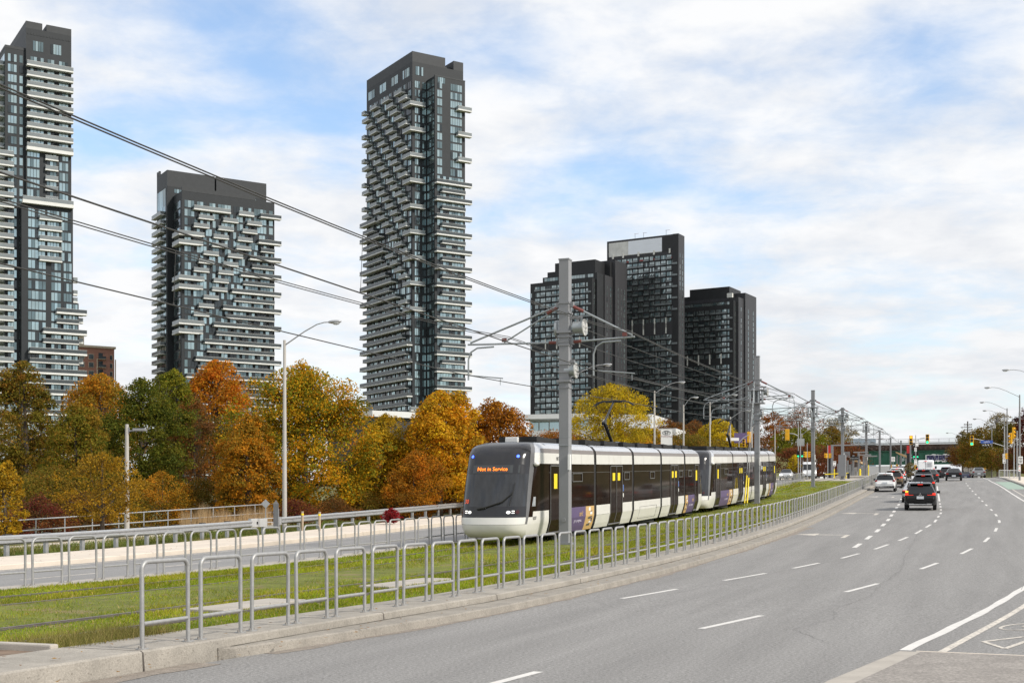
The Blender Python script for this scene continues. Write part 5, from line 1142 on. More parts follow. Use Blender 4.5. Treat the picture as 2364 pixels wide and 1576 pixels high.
def wbeam(name, uf, sa, sb, h, label, groundoff, endcap):
    o = W(uf(sa), sa, 0); root = empty(name, o, label, 'guardrail', 'steel guardrails beside the sidewalk')
    pr = [(.0, -.155), (.03, -.12), (.085, -.10), (.085, -.06), (.03, -.02), (.03, .02), (.085, .06), (.085, .10), (.03, .12), (0, .155)]
    ss = list(np.arange(sa, sb, 1.9)) + [sb]
    m = MB(); m.grid([[W(uf(s) + x + .09, s, h + z - .155) - o for x, z in pr] for s in ss], 0, False); m.grid([[W(uf(s) + x + .084, s, h + z - .155) - o for x, z in pr[::-1]] for s in ss], 0, False); m.build('rail_beam', M_galv, root)
    for s in ss[:-1]:
        m = MB(); m.box(W(uf(s), s, (h + groundoff) / 2 - .05) - o, (.11, .15, h - groundoff + .1), 0, RZ); m.build('post', M_galv, root)
        m = MB(); m.box(W(uf(s) + .02, s, h - .13) - o, (.14, .30, .33), 0, RZ); m.build('blockout', M_rubber, root)
    if endcap:
        for s in np.arange(sa + 3.8, sb, 3.8):
            m = MB(); m.box(W(uf(s) + .178, s, h - .155) - o, (.008, .06, .03), 0, RZ); m.build('splice_bolt', M_bolt, root)
    return root, o
M_termw = pm('terminal_plate', (.47, .48, .48), .45, metal=.2, var=.1)
ug1 = lambda s: -30.75 - .012 * max(0, s - 40); g1, o1 = wbeam('guardrail', ug1, 17, 49.2, .80, 'near W-beam guardrail with boxed end terminal, left of the tall street lamp', -.05, True)
m = MB(); c = W(ug1(49.6), 49.9, .66) - o1; m.box(c, (.16, 1.3, .38), 0, RZ, .01); m.box(W(ug1(49.6) + .085, 49.75, .66) - o1, (.012, .12, .12), 1, RZ); m.build('terminal_head', [M_termw, M_under], g1)
m = MB()
for z in (.47, .64, .82): m.box(W(ug1(51) + .0, 51.1, z) - o1, (.16, 1.1, .03), 0, RZ)
for q in (50.6, 51.62): m.box(W(ug1(51), q, .645) - o1, (.16, .05, .38), 0, RZ)
m.build('terminal_cage', M_termw, g1); m = MB(); m.box(W(ug1(51), 50.4, .2) - o1, (.12, .16, .7), 0, RZ); m.build('post', M_galv, g1)
ug2 = lambda s: -31.4 - .01 * (s - 53) ** 1.0; g2, o2 = wbeam('guardrail', ug2, 52.6, 84, .80, 'farther W-beam guardrail running from the tall street lamp behind the tram', -.05, True)
m = MB(); c = W(ug2(52.4) + .1, 52.5, .64) - o2; m.cyl(c + Vector((0, 0, -.18)), c + Vector((0, 0, .18)), .11, n=12); m.build('rounded_end', M_galv, g2)
# steel handrail of the trail
A, B_ = at(-60, 1207, 57), at(634, 1162, 74); root = empty('handrail', A - Vector((0, 0, 1.2)), 'two-rail steel handrail along the trail in front of the autumn trees', 'railing'); o = root.location
for nm, dz in (('top_rail', 0), ('mid_rail', -.5)): m = MB(); m.cyl(A - o + Vector((0, 0, dz)), B_ - o + Vector((0, 0, dz)), .034); m.build(nm, M_galv, root)
n = 12
for k in range(n + 1):
    p = A.lerp(B_, k / n) - o; m = MB(); m.cyl(p, p - Vector((0, 0, 1.25)), .03); m.build('post', M_galv, root)
# marker posts and plate by the lamp base
M_wood = pm('wood_post', (.42, .33, .24), .85, var=.2, scale=6, stretch=(1, 1, .2))
for px, Y, lab in ((698, 61, 'left wooden marker post with yellow tape before the second guardrail'), (737.5, 60, 'right wooden marker post with yellow tape before the second guardrail')):
    u, s = us(px, Y); r_ = empty('marker_post', W(u, s, .0), lab, 'post', 'wooden posts with yellow tape'); m = MB(); m.cyl((0, 0, 0), (0, 0, 1.05), .06, n=8); m.build('post', M_wood, r_); m = MB(); m.cyl((0, 0, .86), (0, 0, .95), .066, n=8); m.build('tape', M_yel, r_)
u, s = us(637, 57); r_ = empty('marker_sign', W(u, s, 0), 'narrow grey marker plate on a post behind the guardrail terminal', 'sign'); m = MB(); m.box((0, 0, .95), (.26, .02, 1.1), 0, RZ); m.prism([(-.13, 0, 1.5), (.13, 0, 1.5), (0, 0, 1.68)], (0, .02, 0)); m.build('plate', pm('sign_back', (.20, .205, .21), .5, metal=.4), r_); m = MB(); m.cyl((.1, .05, 0), (.1, .05, 1.3), .03); m.build('post', M_galv, r_)
u, s = us(613, 62); r_ = empty('diamond_sign', W(u, s, .2), 'small grey diamond sign back beside the reeds', 'sign'); m = MB(); m.prism([(-.22, 0, 1.2), (0, 0, .98), (.22, 0, 1.2), (0, 0, 1.42)], (0, .02, 0)); m.build('plate', M_galv, r_); m = MB(); m.cyl((0, .04, 0), (0, .04, 1.2), .025); m.build('post', M_galv, r_)

# ================================================================ catenary masts and wires
M_mast = pm('mast_grey_paint', (.235, .24, .25), .5, var=.05, scale=.8, spec=.4)
M_insul = pm('red_insulator', (.17, .045, .035), .4, var=.1)
M_wire = pm('wire', (.06, .058, .055), .5, metal=.4, var=.2)
M_tube = pm('cantilever_tube', (.33, .355, .365), .4, metal=.5, var=.08, scale=5)
def mast(px, Y, h, label, wd, big, left=True, right=True, tens=False, uL=-16.45, uRt=-11.95):
    u, s = us(px, Y); o = W(u, s, .18); root = empty('catenary_mast', o, label, 'mast', 'catenary masts between the tracks', -TH)
    m = MB(); m.box((0, 0, h / 2), (wd, wd, h), 0, None, .012); m.box((0, 0, h), (wd + .03, wd + .03, .05)); m.build('column', M_mast, root)
    m = MB(); m.cyl((0, -wd / 2, .9), (0, -wd / 2 - .03, .9), .08, n=14); m.box((0, 0, .05), (wd + .25, wd + .25, .1)); m.build('base_plate', M_mast, root)
    if big:
        for z, e in ((8.6, .05), (8.25, .08), (7.57, .14), (7.40, .08), (7.23, .04), (7.1, .05), (6.43, .06), (6.15, .05), (5.83, .14), (5.6, .05)):
            m = MB(); m.box((0, 0, z), (wd + e, wd + e, .055 if e < .1 else .08)); m.build('clamp', M_mast, root)
        m = MB(); m.box((wd / 2 + .03, -wd / 2 - .0, 2.95), (.08, .12, .55)); m.build('id_plate', M_white, root)
        m = MB(); m.box((0, -.02, 3.55), (wd + .012, wd + .012, .02)); m.box((0, 0, 3.85), (wd + .012, wd + .012, .012)); m.build('strap', M_tube, root)
    def arm(k, reach):
        L_ = reach
        m = MB(); m.cyl((k * (wd / 2), 0, 7.22), (k * L_, 0, 7.30), .034, n=8); m.cyl((k * (wd / 2), 0, 8.55), (k * (L_ - .1), 0, 7.36), .036, n=8)
        if k < 0: m.cyl((k * .55, .02, 8.3), (k * L_ * .62, 0, 7.32), .028, n=8)
        m.build('cantilever', M_tube, root)
        for a, b in (((k * (wd / 2 + .04), 0, 7.22), (k * (wd / 2 + .42), 0, 7.235)), ((k * (wd / 2 + .12), 0, 8.47), (k * (wd / 2 + .5), 0, 8.28))):
            m = MB(); m.cyl(a, b, .06, n=10); m.build('insulator', M_insul, root)
        for z in (7.22, 8.55):
            m = MB(); m.box((k * (wd / 2 + .06), 0, z), (.16, .14, .18)); m.build('bracket', M_mast, root)
        e = k * (L_ - .02) if k < 0 else k * 1.05
        f = 1 if k < 0 else -1
        sg = 1 if k < 0 else -1
        m = MB(); m.tube([(e + 1.0 * sg * (1 if k < 0 else -1), 0, 7.18), (e + .35 * sg * (1 if k < 0 else -1), 0, 7.16), (e + .1 * sg * (1 if k < 0 else -1), 0, 7.02), (e, 0, 6.75), (e, 0, 6.0)], .032, 8)
        m.build('drop_bracket', M_tube, root)
        m = MB(); m.cyl((e, 0, 6.18), (e + (1.35 if k < 0 else 1.5) , 0, 6.02), .022, n=6); m.cyl((e + (1.25 if k < 0 else 1.4), 0, 6.0), (e + (1.25 if k < 0 else 1.4), 0, 5.78), .012, n=5); m.build('steady_arm', M_tube, root)
        m = MB(); m.box((k * L_ * (.62 if k < 0 else .86), 0, 7.40), (.16, .1, .12)); m.build('saddle', M_insul, root)
    if left: arm(-1, 3.75)
    if right: arm(1, 2.55)
    if tens:
        for q, z, r_ in ((.74, 7.72, .30), (.42, 6.2, .27)):
            m = MB(); m.cyl((q - .42, 0, z), (q - .04, 0, z), r_ * .72, n=18); m.build('tensioning_drum', M_tube, root)
            m = MB(); m.cyl((q - .04, 0, z), (q, 0, z), r_, n=22); m.cyl((q, 0, z), (q + .03, 0, z), r_ * .16, n=8)
            for t in range(6): m.box((q + .005, r_ * .6 * math.cos(t * 1.05), z + r_ * .6 * math.sin(t * 1.05)), (.012, .05, .05), 1)
            m.build('drum_cover', [pm('drum_cover_paint', (.46, .46, .44), .5, var=.08), M_mast], root)
            m = MB(); m.box((q * .45, 0, z + r_ + .06), (q * .8, .1, .09)); m.box((q * .62, 0, z + r_ * .5), (.08, .08, r_ + .1)); m.build('drum_bracket', M_mast, root)
        m = MB(); m.cyl((-.36, .1, 7.7), (-.28, .1, 7.7), .33, n=16); m.build('tensioning_drum', M_tube, root)
    if 60 < Y < 210:                      # crossing span: a second set of brackets and the spring gear
        for k, r2, dz in ((-1, 2.9, -.45), (1, 3.1, -.5), (1, 1.9, .35)):
            m = MB(); m.cyl((k * wd / 2, .9, 7.1 + dz), (k * r2, .9, 7.2 + dz), .034, n=7); m.cyl((k * wd / 2, .9, 8.2 + dz), (k * r2, .9, 7.26 + dz), .03, n=7); m.box((0, .5, 7.1 + dz), (.1, .9, .1)); m.box((0, .5, 8.2 + dz), (.1, .9, .1))
            m.tube([(k * r2, .9, 7.2 + dz), (k * (r2 + .35), .9, 7.12 + dz), (k * (r2 + .5), .9, 6.8 + dz), (k * (r2 + .5), .9, 6.1 + dz)], .03, 6); m.build('cantilever', M_tube, root)
        for a in (-.42, -.15, .15, .42):
            m = MB(); m.cyl((a, -.35, 7.0), (a, -.35, 7.75), .075, n=8); m.build('spring_canister', M_tube, root)
        m = MB(); m.box((0, -.2, 7.85), (1.1, .5, .09)); m.box((0, -.2, 6.95), (1.1, .5, .09)); m.build('canister_frame', M_mast, root)
    return root, u, s
MASTS = [(1305, 45.6, 10.15, 'nearest and biggest grey catenary mast, in front of the front tram', .36, True, True), (1748, 88.5, 10.2, 'second catenary mast, in front of the rear tram', .34, True, True), (1877, 126.4, 9.55, 'third catenary mast standing on the grass past the trams', .34, False, True), (1945, 156.5, 8.75, 'fourth catenary mast, with a wide boxed base by the stop', .34, True, True),
         (2000, 196, 8.6, 'fifth catenary mast, at the start of the tram stop platform', .32, False, True), (2031, 226, 8.65, 'sixth catenary mast, halfway along the stop', .32, False, False), (2056, 250, 8.7, 'seventh catenary mast, near the canopy of the stop', .3, False, False), (2080, 268, 8.9, 'farthest catenary mast, in front of the bridge', .3, False, False)]
SUP = [-4.8]
for i, (px, Y, h, lab, wd, tn, big) in enumerate(MASTS):
    rt, u, s = mast(px, Y, h, lab, wd, big, i < 6, i < 6, tn); SUP.append(s)
m = MB(); m.box((0, 0, 1.7), (.85, .85, 2.6)); px, Y = 1945, 156.5; u, s = us(px, Y); tag(m.build('equipment_cabinet', M_mast, loc=W(u, s - .2, .2), rz=-TH), 'grey equipment cabinet wrapped round the foot of the fourth mast', 'cabinet')
def line(label, u0, cat):
    o = W(u0, 20, 6); root = empty('overhead_line', o, label, 'overhead line', 'overhead lines of the two tracks')
    for j, du in enumerate((-.045, .045)):
        pts = []
        for a, b in zip(SUP[:-1], SUP[1:]):
            n = max(6, int((b - a) / 3))
            for k in range(n):
                t = k / n; s = a + (b - a) * t; za = float(zp(a)) + 7.70; zb = float(zp(b)) + 7.70; sag = .46 * ((b - a) / 48.) ** 2
                X = W(u0 + dT(s) + du + .15 * (1 if int(a) % 2 else -1), s, 0); X.z = za + (zb - za) * t - 4 * sag * t * (1 - t) - .085 * j; pts.append(X - o)
        m = MB(); m.tube(pts, .0135, 6); m.build('messenger_cable', M_wire, root)
    pts = []; dro = []
    for a, b in zip(SUP[:-1], SUP[1:]):
        n = max(6, int((b - a) / 4))
        for k in range(n):
            t = k / n; s = a + (b - a) * t; z = float(zp(a)) + (float(zp(b)) - float(zp(a))) * t + 6.02
            X = W(u0 + dT(s) + .2 * math.cos(math.pi * t) , s, 0); X.z = z; pts.append(X - o)
            if k % 3 == 1:
                zt_ = float(zp(a)) + 7.64 + (float(zp(b)) - float(zp(a))) * t - 4 * .46 * ((b - a) / 48.) ** 2 * t * (1 - t); X2 = W(u0 + dT(s), s, 0); X2.z = zt_; dro.append((X - o, X2 - o))
    m = MB(); m.tube(pts, .016, 6); m.build('contact_wire', M_wire, root)
    for a, b in dro:
        m = MB(); m.cyl(a, b, .007, n=4); m.box(a + Vector((0, 0, .03)), (.02, .05, .06)); m.build('dropper', M_wire, root)
line('overhead line of the road-side track, highest wires crossing the towers', -11.95, 'w')
line('overhead line of the far track above the trams, lower wires on the left', -16.45, 'w')
def feeder(label, u0, z0):
    o = W(u0, 60, 6); pts = []
    for a, b in zip(SUP[1:-1], SUP[2:]):
        n = 10
        for k in range(n):
            t = k / n; s = a + (b - a) * t; X = W(u0 + dT(s) * 1.25, s, 0); X.z = float(zp(a)) + (float(zp(b)) - float(zp(a))) * t + z0 - 1.2 * t * (1 - t) * ((b - a) / 48.) ** 2; pts.append(X - o)
    m = MB(); m.tube(pts, .014, 5); tag(m.build('feeder_cable', M_wire, loc=o), label, 'cable', 'feeder cables beyond the nearest mast')
for lab, u0, z0 in (('upper tension cable running from the top drum of the nearest mast', -13.5, 7.85), ('lower tension cable running from the low drum of the nearest mast', -13.75, 6.35), ('tension cable on the far-track side from the nearest mast to the next', -14.75, 7.75), ('low cable on the far-track side of the masts', -15.3, 6.75)): feeder(lab, u0, z0)
# yellow guarded guy wires beside the second mast
u, s = us(1718, 84); o = W(u, s, .2); r_ = empty('guy_wire', o, 'pair of slanting guy wires with yellow guards beside the second mast', 'guy wire')
tgt = at(1742, 880, 88) - o
for du in (0, .18):
    a = Vector((du, 0, 0)); m = MB(); m.cyl(a, a.lerp(tgt, 1), .012, n=5); m.build('wire', M_tube, r_)
    d = (tgt - a).normalized(); m = MB(); m.cyl(a + d * .25, a + d * (2.3 - du), .05, n=8); m.build('guard', M_yel, r_)

# ================================================================ street lamps
M_cpole = pm('concrete_pole', (.42, .40, .37), .8, var=.12, scale=2, stretch=(1, 1, .15), spot=(20, .64, (.3, .28, .26), .5))
M_lens = pm('lamp_lens', (.55, .57, .58), .15, var=.05)
M_gpole = pm('grey_lamp_pole', (.25, .25, .25), .55, metal=.2, var=.08, scale=2)
def lamp(px, Y, top, label, k, reach=2.45, rise=1.0, mat=None, group='street lamps', u=None, s=None, r0=.12):
    if u is None: u, s = us(px, Y)
    o = W(u, s, 0.0 if k < 0 else -.05); root = empty('street_lamp', o, label, 'street lamp', group, -TH); h = at(px, top, Y).z - o.z
    m = MB(); m.tube([(0, 0, -.1), (0, 0, h * .5), (0, 0, h)], [r0, r0 * .8, r0 * .58], 10); m.build('pole', mat or (M_cpole if k > 0 else M_gpole), root)
    m = MB(); P = [(0, 0, h - .25), (k * reach * .45, 0, h - .25 + rise * .62), (k * reach * .72, 0, h - .25 + rise * .92), (k * reach * .88, 0, h - .25 + rise), (k * reach, 0, h - .25 + rise)]; m.tube(P, [.035, .03, .028, .028, .028], 7); m.build('arm', M_galv, root)
    m = MB(); m.sphere((k * (reach + .28), 0, h - .25 + rise), .2, 10, 6, 0, (1.9, .75, .45)); hd = m.build('lamp_head', M_galv, root)
    m = MB(); m.sphere((k * (reach + .36), 0, h - .31 + rise), .16, 8, 5, 0, (1.3, .8, .6)); m.build('lens', M_lens, hd)
    return root
lamp(657, 62, 785, 'tall concrete street lamp standing at the guardrail terminal, in front of the largest maple', 1)
lamp(1309, 97, 868, 'street lamp hidden behind the nearest catenary mast, only its curved arm and head showing', 1, reach=2.9)
for px, Y, top, lab, rr in ((1511, 124, 902, 'concrete street lamp between the round yellow tree and the dealer pylon', 2.4), (1578, 137, 934, 'short-armed street lamp right of the dealer pylon', 1.0), (1639, 148, 928, 'street lamp with long arm left of the second catenary mast', 2.6), (1686, 162, 962, 'lower street lamp just left of the second catenary mast', 2.0), (1736, 176, 985, 'street lamp partly hidden by the second catenary mast', 1.2), (1789, 190, 990, 'street lamp above the tail of the rear tram', 1.6), (1851, 205, 1000, 'street lamp rising above the grey sign board', 1.8)): lamp(px, Y, top, lab, 1, rr)
for px, Y, top, lab, rr in ((2420, 118, 873, 'right-hand street lamp outside the frame, only its head reaching in', 3.35), (2354, 140, 911, 'nearest right-hand street lamp wholly in view, with white signs on its pole', 3.0), (2325, 175, 942, 'second right-hand street lamp behind the blue name sign', 2.9), (2319, 194, 960, 'third right-hand street lamp, close beside the second', 2.5), (2289.5, 217, 978, 'fourth right-hand street lamp, with a yellow diamond sign', 2.4), (2256.5, 245, 996, 'fifth right-hand street lamp on the bank', 2.4), (2221, 270, 1008, 'farthest right-hand street lamp beside the bridge', 2.6)): lamp(px, Y, top, lab, -1, rr, 1.15)
u, s = us(293, 63); o = W(u, s, -.1); r_ = empty('path_lamp', o, 'weathered concrete trail lamp with a flat box head, before the dark green tree', 'street lamp'); h = at(293, 979, 63).z - o.z
m = MB(); m.tube([(0, 0, -.1), (0, 0, h)], [.13, .085], 10); m.build('pole', M_cpole, r_); m = MB(); m.box((.24, 0, h - .32), (.36, .06, .07)); m.box((.08, 0, h - .3), (.06, .12, .3)); m.build('bracket', M_mast, r_); m = MB(); m.box((.62, 0, h - .27), (.62, .3, .13), 0, None, .02); m.build('lamp_head', M_mast, r_)

# ================================================================ signals, signs, the stop, far furniture
M_sigy = pm('signal_yellow', (.80, .42, .008), .45, var=.06)
M_lampoff = pm('signal_lens_dark', (.03, .012, .008), .3)
M_grn = pm('signal_green_lit', (.02, .6, .3), .3, emit=(.02, 1, .42), estr=1.4)
M_amb = pm('signal_amber_lit', (.8, .35, .02), .3, emit=(1, .42, .02), estr=1.5)
M_blk = pm('black_paint', (.015, .015, .016), .5)
M_sgn = pm('sign_white', (.74, .74, .73), .5, var=.04)
M_sblue = pm('sign_blue', (.02, .07, .30), .45)
M_sred = pm('totem_red', (.60, .03, .03), .45)
M_dia = pm('sign_amber', (.72, .38, .01), .5)
def sig(px, py0, py1, Y, label, face, lit=None, side=False, mat=None, arrow=False):
    """three-lens head; face 'front' shows lenses to the camera, 'back' its rear, 'side' its visors"""
    T_ = at(px, py0, Y); B0 = at(px, py1, Y); h = T_.z - B0.z; w_ = h * .36
    root = empty('traffic_signal', B0, label, 'traffic signal', 'traffic signals at the crossing', -TH if not side else -TH + R(75 if side > 0 else -75))
    m = MB(); m.box((0, .12, h / 2), (w_, .22, h), 0, None, .03); m.build('housing', mat or M_sigy, root)
    for i in range(3):
        z = h * (.83 - .33 * i); f = -1
        if face == 'back' and not side:
            m = MB(); m.cyl((0, .0, z), (0, -.03, z), w_ * .3, n=12); m.build('door_boss', mat or M_sigy, root); continue
        m = MB(); m.cyl((0, .0, z), (0, -.02, z), w_ * .36, n=14); m.build('lens', (M_grn if lit == 'g' and i == 2 else M_amb if lit == 'a' and i == 0 else M_lampoff), root)
        m = MB(); P = [[(w_ * .42 * math.cos(t), y, z + w_ * .42 * math.sin(t)) for t in np.linspace(R(-15), R(195), 10)] for y in (.0, -.16)]; m.grid(P, 0, True); m.build('visor', (M_blk if not side else M_sigy), root)
    return root
def pole(px, Y, top, label, r=.07, name='signal_pole', parts=None, mat=None):
    u, s = us(px, Y); o = W(u, s, .1); rt = empty(name, o, label, 'pole', None, -TH); h = at(px, top, Y).z - o.z; m = MB(); m.tube([(0, 0, -.1), (0, 0, h)], [r, r * .75], 8); m.build('shaft', mat or M_galv, rt)
    for a, b in parts or []:
        p, q = at(*a) - o, at(*b) - o; m = MB(); Mi = Matrix.Rotation(TH, 3, 'Z'); m.tube([Mi @ p, Mi @ (p.lerp(q, .5) + Vector((0, 0, .12))), Mi @ q], .05, 6); m.build('arm', M_galv, rt)
    return rt
YS = 170
pole(1843, 160, 978, 'grey signal pole carrying the hanging amber signal, right of the trams', parts=[((1843, 1006, 160), (1823, 1000, 160))]); sig(1817, 990, 1016, 160, 'amber signal seen from behind, hanging left of the grey sign board', 'back')
pole(1848, 158, 984, 'thin grey pole with the two small black green-lit signals', r=.06)
for px, lab in ((1842.8, 'small black signal lit green, left of its pair'), (1852, 'small black signal lit green, right of its pair')): sig(px, 1040, 1055, 157, lab, 'front', 'g', mat=M_blk)
pole(1863.5, 162, 1021, 'thin grey pole between two side-on amber signals, before the white vans', r=.06); sig(1858, 1042, 1056, 162, 'side-on amber signal left of its pole, before the vans', 'front', side=-1); sig(1869, 1042, 1056, 162, 'side-on amber signal right of its pole, before the vans', 'front', side=1)
pole(1911, 166, 1027, 'thin grey pole with two side-on signals at the head of the platform', r=.06); sig(1906, 1046, 1057, 166, 'side-on amber signal left of the platform-end pole', 'front', side=-1); sig(1917, 1046, 1057, 166, 'side-on amber signal right of the platform-end pole', 'front', side=1)
pole(1706, 172, 1020, 'signal pole behind the roof of the rear tram', parts=[((1706, 1020, 172), (1729, 1003, 172))]); sig(1729, 996, 1021, 172, 'amber signal seen from behind, just left of the second mast', 'back'); sig(1717, 1013, 1031, 178, 'amber signal with dark lenses, lower left of the second mast', 'front')
pole(2114, 172, 1004, 'island signal pole with two arms and a stack of signs', parts=[((2114, 1018, 172), (2135, 1010, 172)), ((2114, 1018, 172), (2108, 1015, 172))]); sig(2141, 1002, 1024, 172, 'amber signal lit green on the right arm of the island pole', 'front', 'g'); sig(2103, 1005, 1026, 172, 'amber signal with top lens lit on the left of the island pole', 'front', 'a')
for px, lab in ((2110, 'tiny black signal lit green on the island pole, left'), (2118.5, 'tiny black signal lit green on the island pole, right')): sig(px, 1044, 1056, 171.5, lab, 'front', 'g', mat=M_blk)
pole(2319, 178, 985, 'right-hand signal pole with a long arm and blue name sign', r=.1, parts=[((2319, 1030, 178), (2248, 1012, 178))]); sig(2243.5, 1005, 1028, 177.8, 'amber signal lit green at the tip of the long right-hand arm', 'front', 'g')
pole(2341, 165, 995, 'right-hand pole carrying a side-on signal cluster', r=.08); sig(2332, 999, 1024, 165, 'side-on amber signal left in the right-hand cluster', 'front', side=-1); sig(2342, 986, 1012, 164, 'upper side-on amber signal in the right-hand cluster', 'front', side=1)
pole(2348, 163, 994, 'second plain pole of the right-hand cluster', r=.08); sig(2324, 1046, 1060, 166, 'low side-on amber signal beside the white plates, right', 'front', side=1)
def board(px0, px1, py0, py1, Y, label, mat, text=None, tmat=None, cat='sign', tsz=.6, extra=None, name='sign_board', post=None):
    a, b = at(px0, py1, Y), at(px1, py0, Y); w_, h = b.x - a.x, b.z - a.z; c = (a + b) / 2
    rt = empty(name, Vector((c.x, c.y, a.z)), label, cat); m = MB(); m.box((0, 0, h / 2), (w_, .04, h)); m.build('panel', mat, rt)
    if text: text_mb(text, h * tsz, frame((0, -.028, h / 2), (1, 0, 0), (0, 0, 1)), ext=.003).build('lettering', tmat, rt)
    if extra: extra(rt, w_, h)
    if post:
        u, s = us((px0 + px1) / 2, Y); zb = float(zp(s)) - a.z; m = MB(); m.cyl((0, .05, zb), (0, .05, h), .035); m.build('post', M_galv, rt)
    return rt
board(2264, 2292, 1016, 1023, 177.4, 'blue street-name sign reading Leslie St on the right-hand arm', M_sblue, 'Leslie St', M_sgn)
board(1840, 1857, 1012, 1029, 159, 'blank grey back of a traffic sign on the pole right of the trams', pm('sign_back_grey', (.36, .38, .37), .5, metal=.2))
def toy(rt, w_, h):
    m = MB()
    def ell(cx_, cz_, rx, rz, wd=.03): m.tube([(cx_ + rx * math.cos(t), -.035, cz_ + rz * math.sin(t)) for t in np.linspace(0, 2 * math.pi, 25)], wd, 5)
    ell(0, h * .895, w_ * .34, h * .062); ell(0, h * .92, w_ * .2, h * .03, .024); ell(0, h * .895, w_ * .09, h * .058, .024); m.build('emblem', pm('emblem_grey', (.10, .10, .11), .3, metal=.6), rt)
    text_mb('TOYOTA', w_ * .235, frame((0, -.028, h * .765), (1, 0, 0), (0, 0, 1)), ext=.004).build('lettering', pm('dark_red_lettering', (.16, .02, .03), .5), rt)
board(1525.5, 1552, 991, 1062, 150, 'white car-dealer pylon with oval emblem above the tram roof', pm('pylon_white', (.70, .71, .71), .4, var=.03), extra=toy, name='dealer_pylon')
board(1695, 1724, 999, 1022, 188, 'purple hoarding glimpsed behind the second mast', M_purp, name='purple_hoarding', cat='hoarding')
board(1677, 1706, 1010, 1017, 187, 'pale grey horizontal beam sign left of the purple hoarding', M_sgn)
def diamond(px, py, r, Y, lab, mat=None):
    c = at(px, py, Y); q = r / F * Y; rt = empty('diamond_sign', c, lab, 'sign', 'amber diamond signs on the right'); m = MB(); m.prism([(-q, 0, 0), (0, 0, -q), (q, 0, 0), (0, 0, q)], (0, .03, 0)); m.build('plate', mat or M_dia, rt); m = MB(); m.box((-.08, -.02, 0), (.09, .02, q * .8)); m.box((.1, -.02, .05), (.09, .02, q * .7)); m.build('symbol', M_blk, rt)
diamond(2289.5, 1065.5, 7, 216.6, 'larger amber diamond warning sign on the fourth right-hand lamp'); diamond(2257, 1070, 4.5, 244.6, 'smaller amber diamond warning sign on the fifth right-hand lamp')
def stripes(rt, w_, h):
    m = MB()
    for k in range(3): m.add([(-w_ / 2, -.026, h * (.05 + .32 * k)), (w_ / 2, -.026, h * (.22 + .32 * k)), (w_ / 2, -.026, h * (.36 + .32 * k) if k < 2 else h), (-w_ / 2, -.026, h * (.19 + .32 * k))], [(0, 1, 2, 3)])
    m.build('stripes', M_blk, rt)
for px, py, Y, lab in ((2071, 1076.5, 185, 'striped hazard board left of the island grass'), (2114, 1077.5, 170, 'striped hazard board at the foot of the island pole'), (2273.5, 1084, 205, 'striped hazard board on the right-hand verge'), (2058, 1077, 190, 'slim striped hazard board behind the queue of cars')): board(px - (2.8 if 'slim' not in lab else 1.2), px + (2.8 if 'slim' not in lab else 1.2), py - 5, py + 5, Y, lab, M_dia, extra=stripes, name='hazard_board', post=True)
def lines_(n, mat):
    def f(rt, w_, h):
        m = MB()
        for k in range(n): m.box((0, -.028, h * (.2 + .6 * k / max(1, n - 1))), (w_ * (.7 if k % 2 else .55), .01, h * .09))
        m.build('symbol', mat, rt)
    return f
for a in ((2106.5, 2112.5, 1021, 1029, 171.6, 'black and white plate left on the island pole', M_blk, lines_(2, M_sgn)), (2113.5, 2120, 1020, 1030, 171.6, 'white plate right on the island pole', M_sgn, lines_(2, M_blk)), (2110.5, 2117, 1060, 1072, 169.5, 'white keep-right plate with black arrow on the island pole', M_sgn, lines_(2, M_blk)), (2111, 2116, 1033, 1042, 171.6, 'small white plate between the tiny green signals', M_sgn, lines_(3, M_blk)), (2058, 2066, 1054, 1065, 192, 'white square sign above the queue at the platform', M_sgn, lines_(3, M_blk)), (1923, 1930, 1064, 1075, 160, 'white plate with black symbols on a yellow post at the platform head', M_sgn, lines_(2, M_blk)), (2351, 2361, 1053, 1070, 139.5, 'white regulation sign on the nearest right-hand lamp', M_sgn, lines_(4, M_blk)), (2351, 2356, 1073, 1088, 139.5, 'narrow white sign below the regulation sign, right edge', M_sgn, lines_(2, M_sred)), (2315, 2320, 1047, 1057, 165.5, 'upper white plate by the low side-on signal, right', M_sgn, lines_(3, M_blk)), (2315, 2322, 1058, 1069, 165.5, 'lower white plate by the low side-on signal, right', M_sgn, lines_(2, M_blk)), (1780, 1784, 1075, 1083, 88.2, 'tiny white plate fixed to the side of the second mast', M_sgn, lines_(2, M_blk))):
    if 'tiny white plate' in a[5]: a = (1757, 1760.5, 1075, 1083) + a[4:]
    board(*a[:4], a[4], a[5], a[6], extra=a[7], name='plate_sign', post=a[4] in (192, 160))
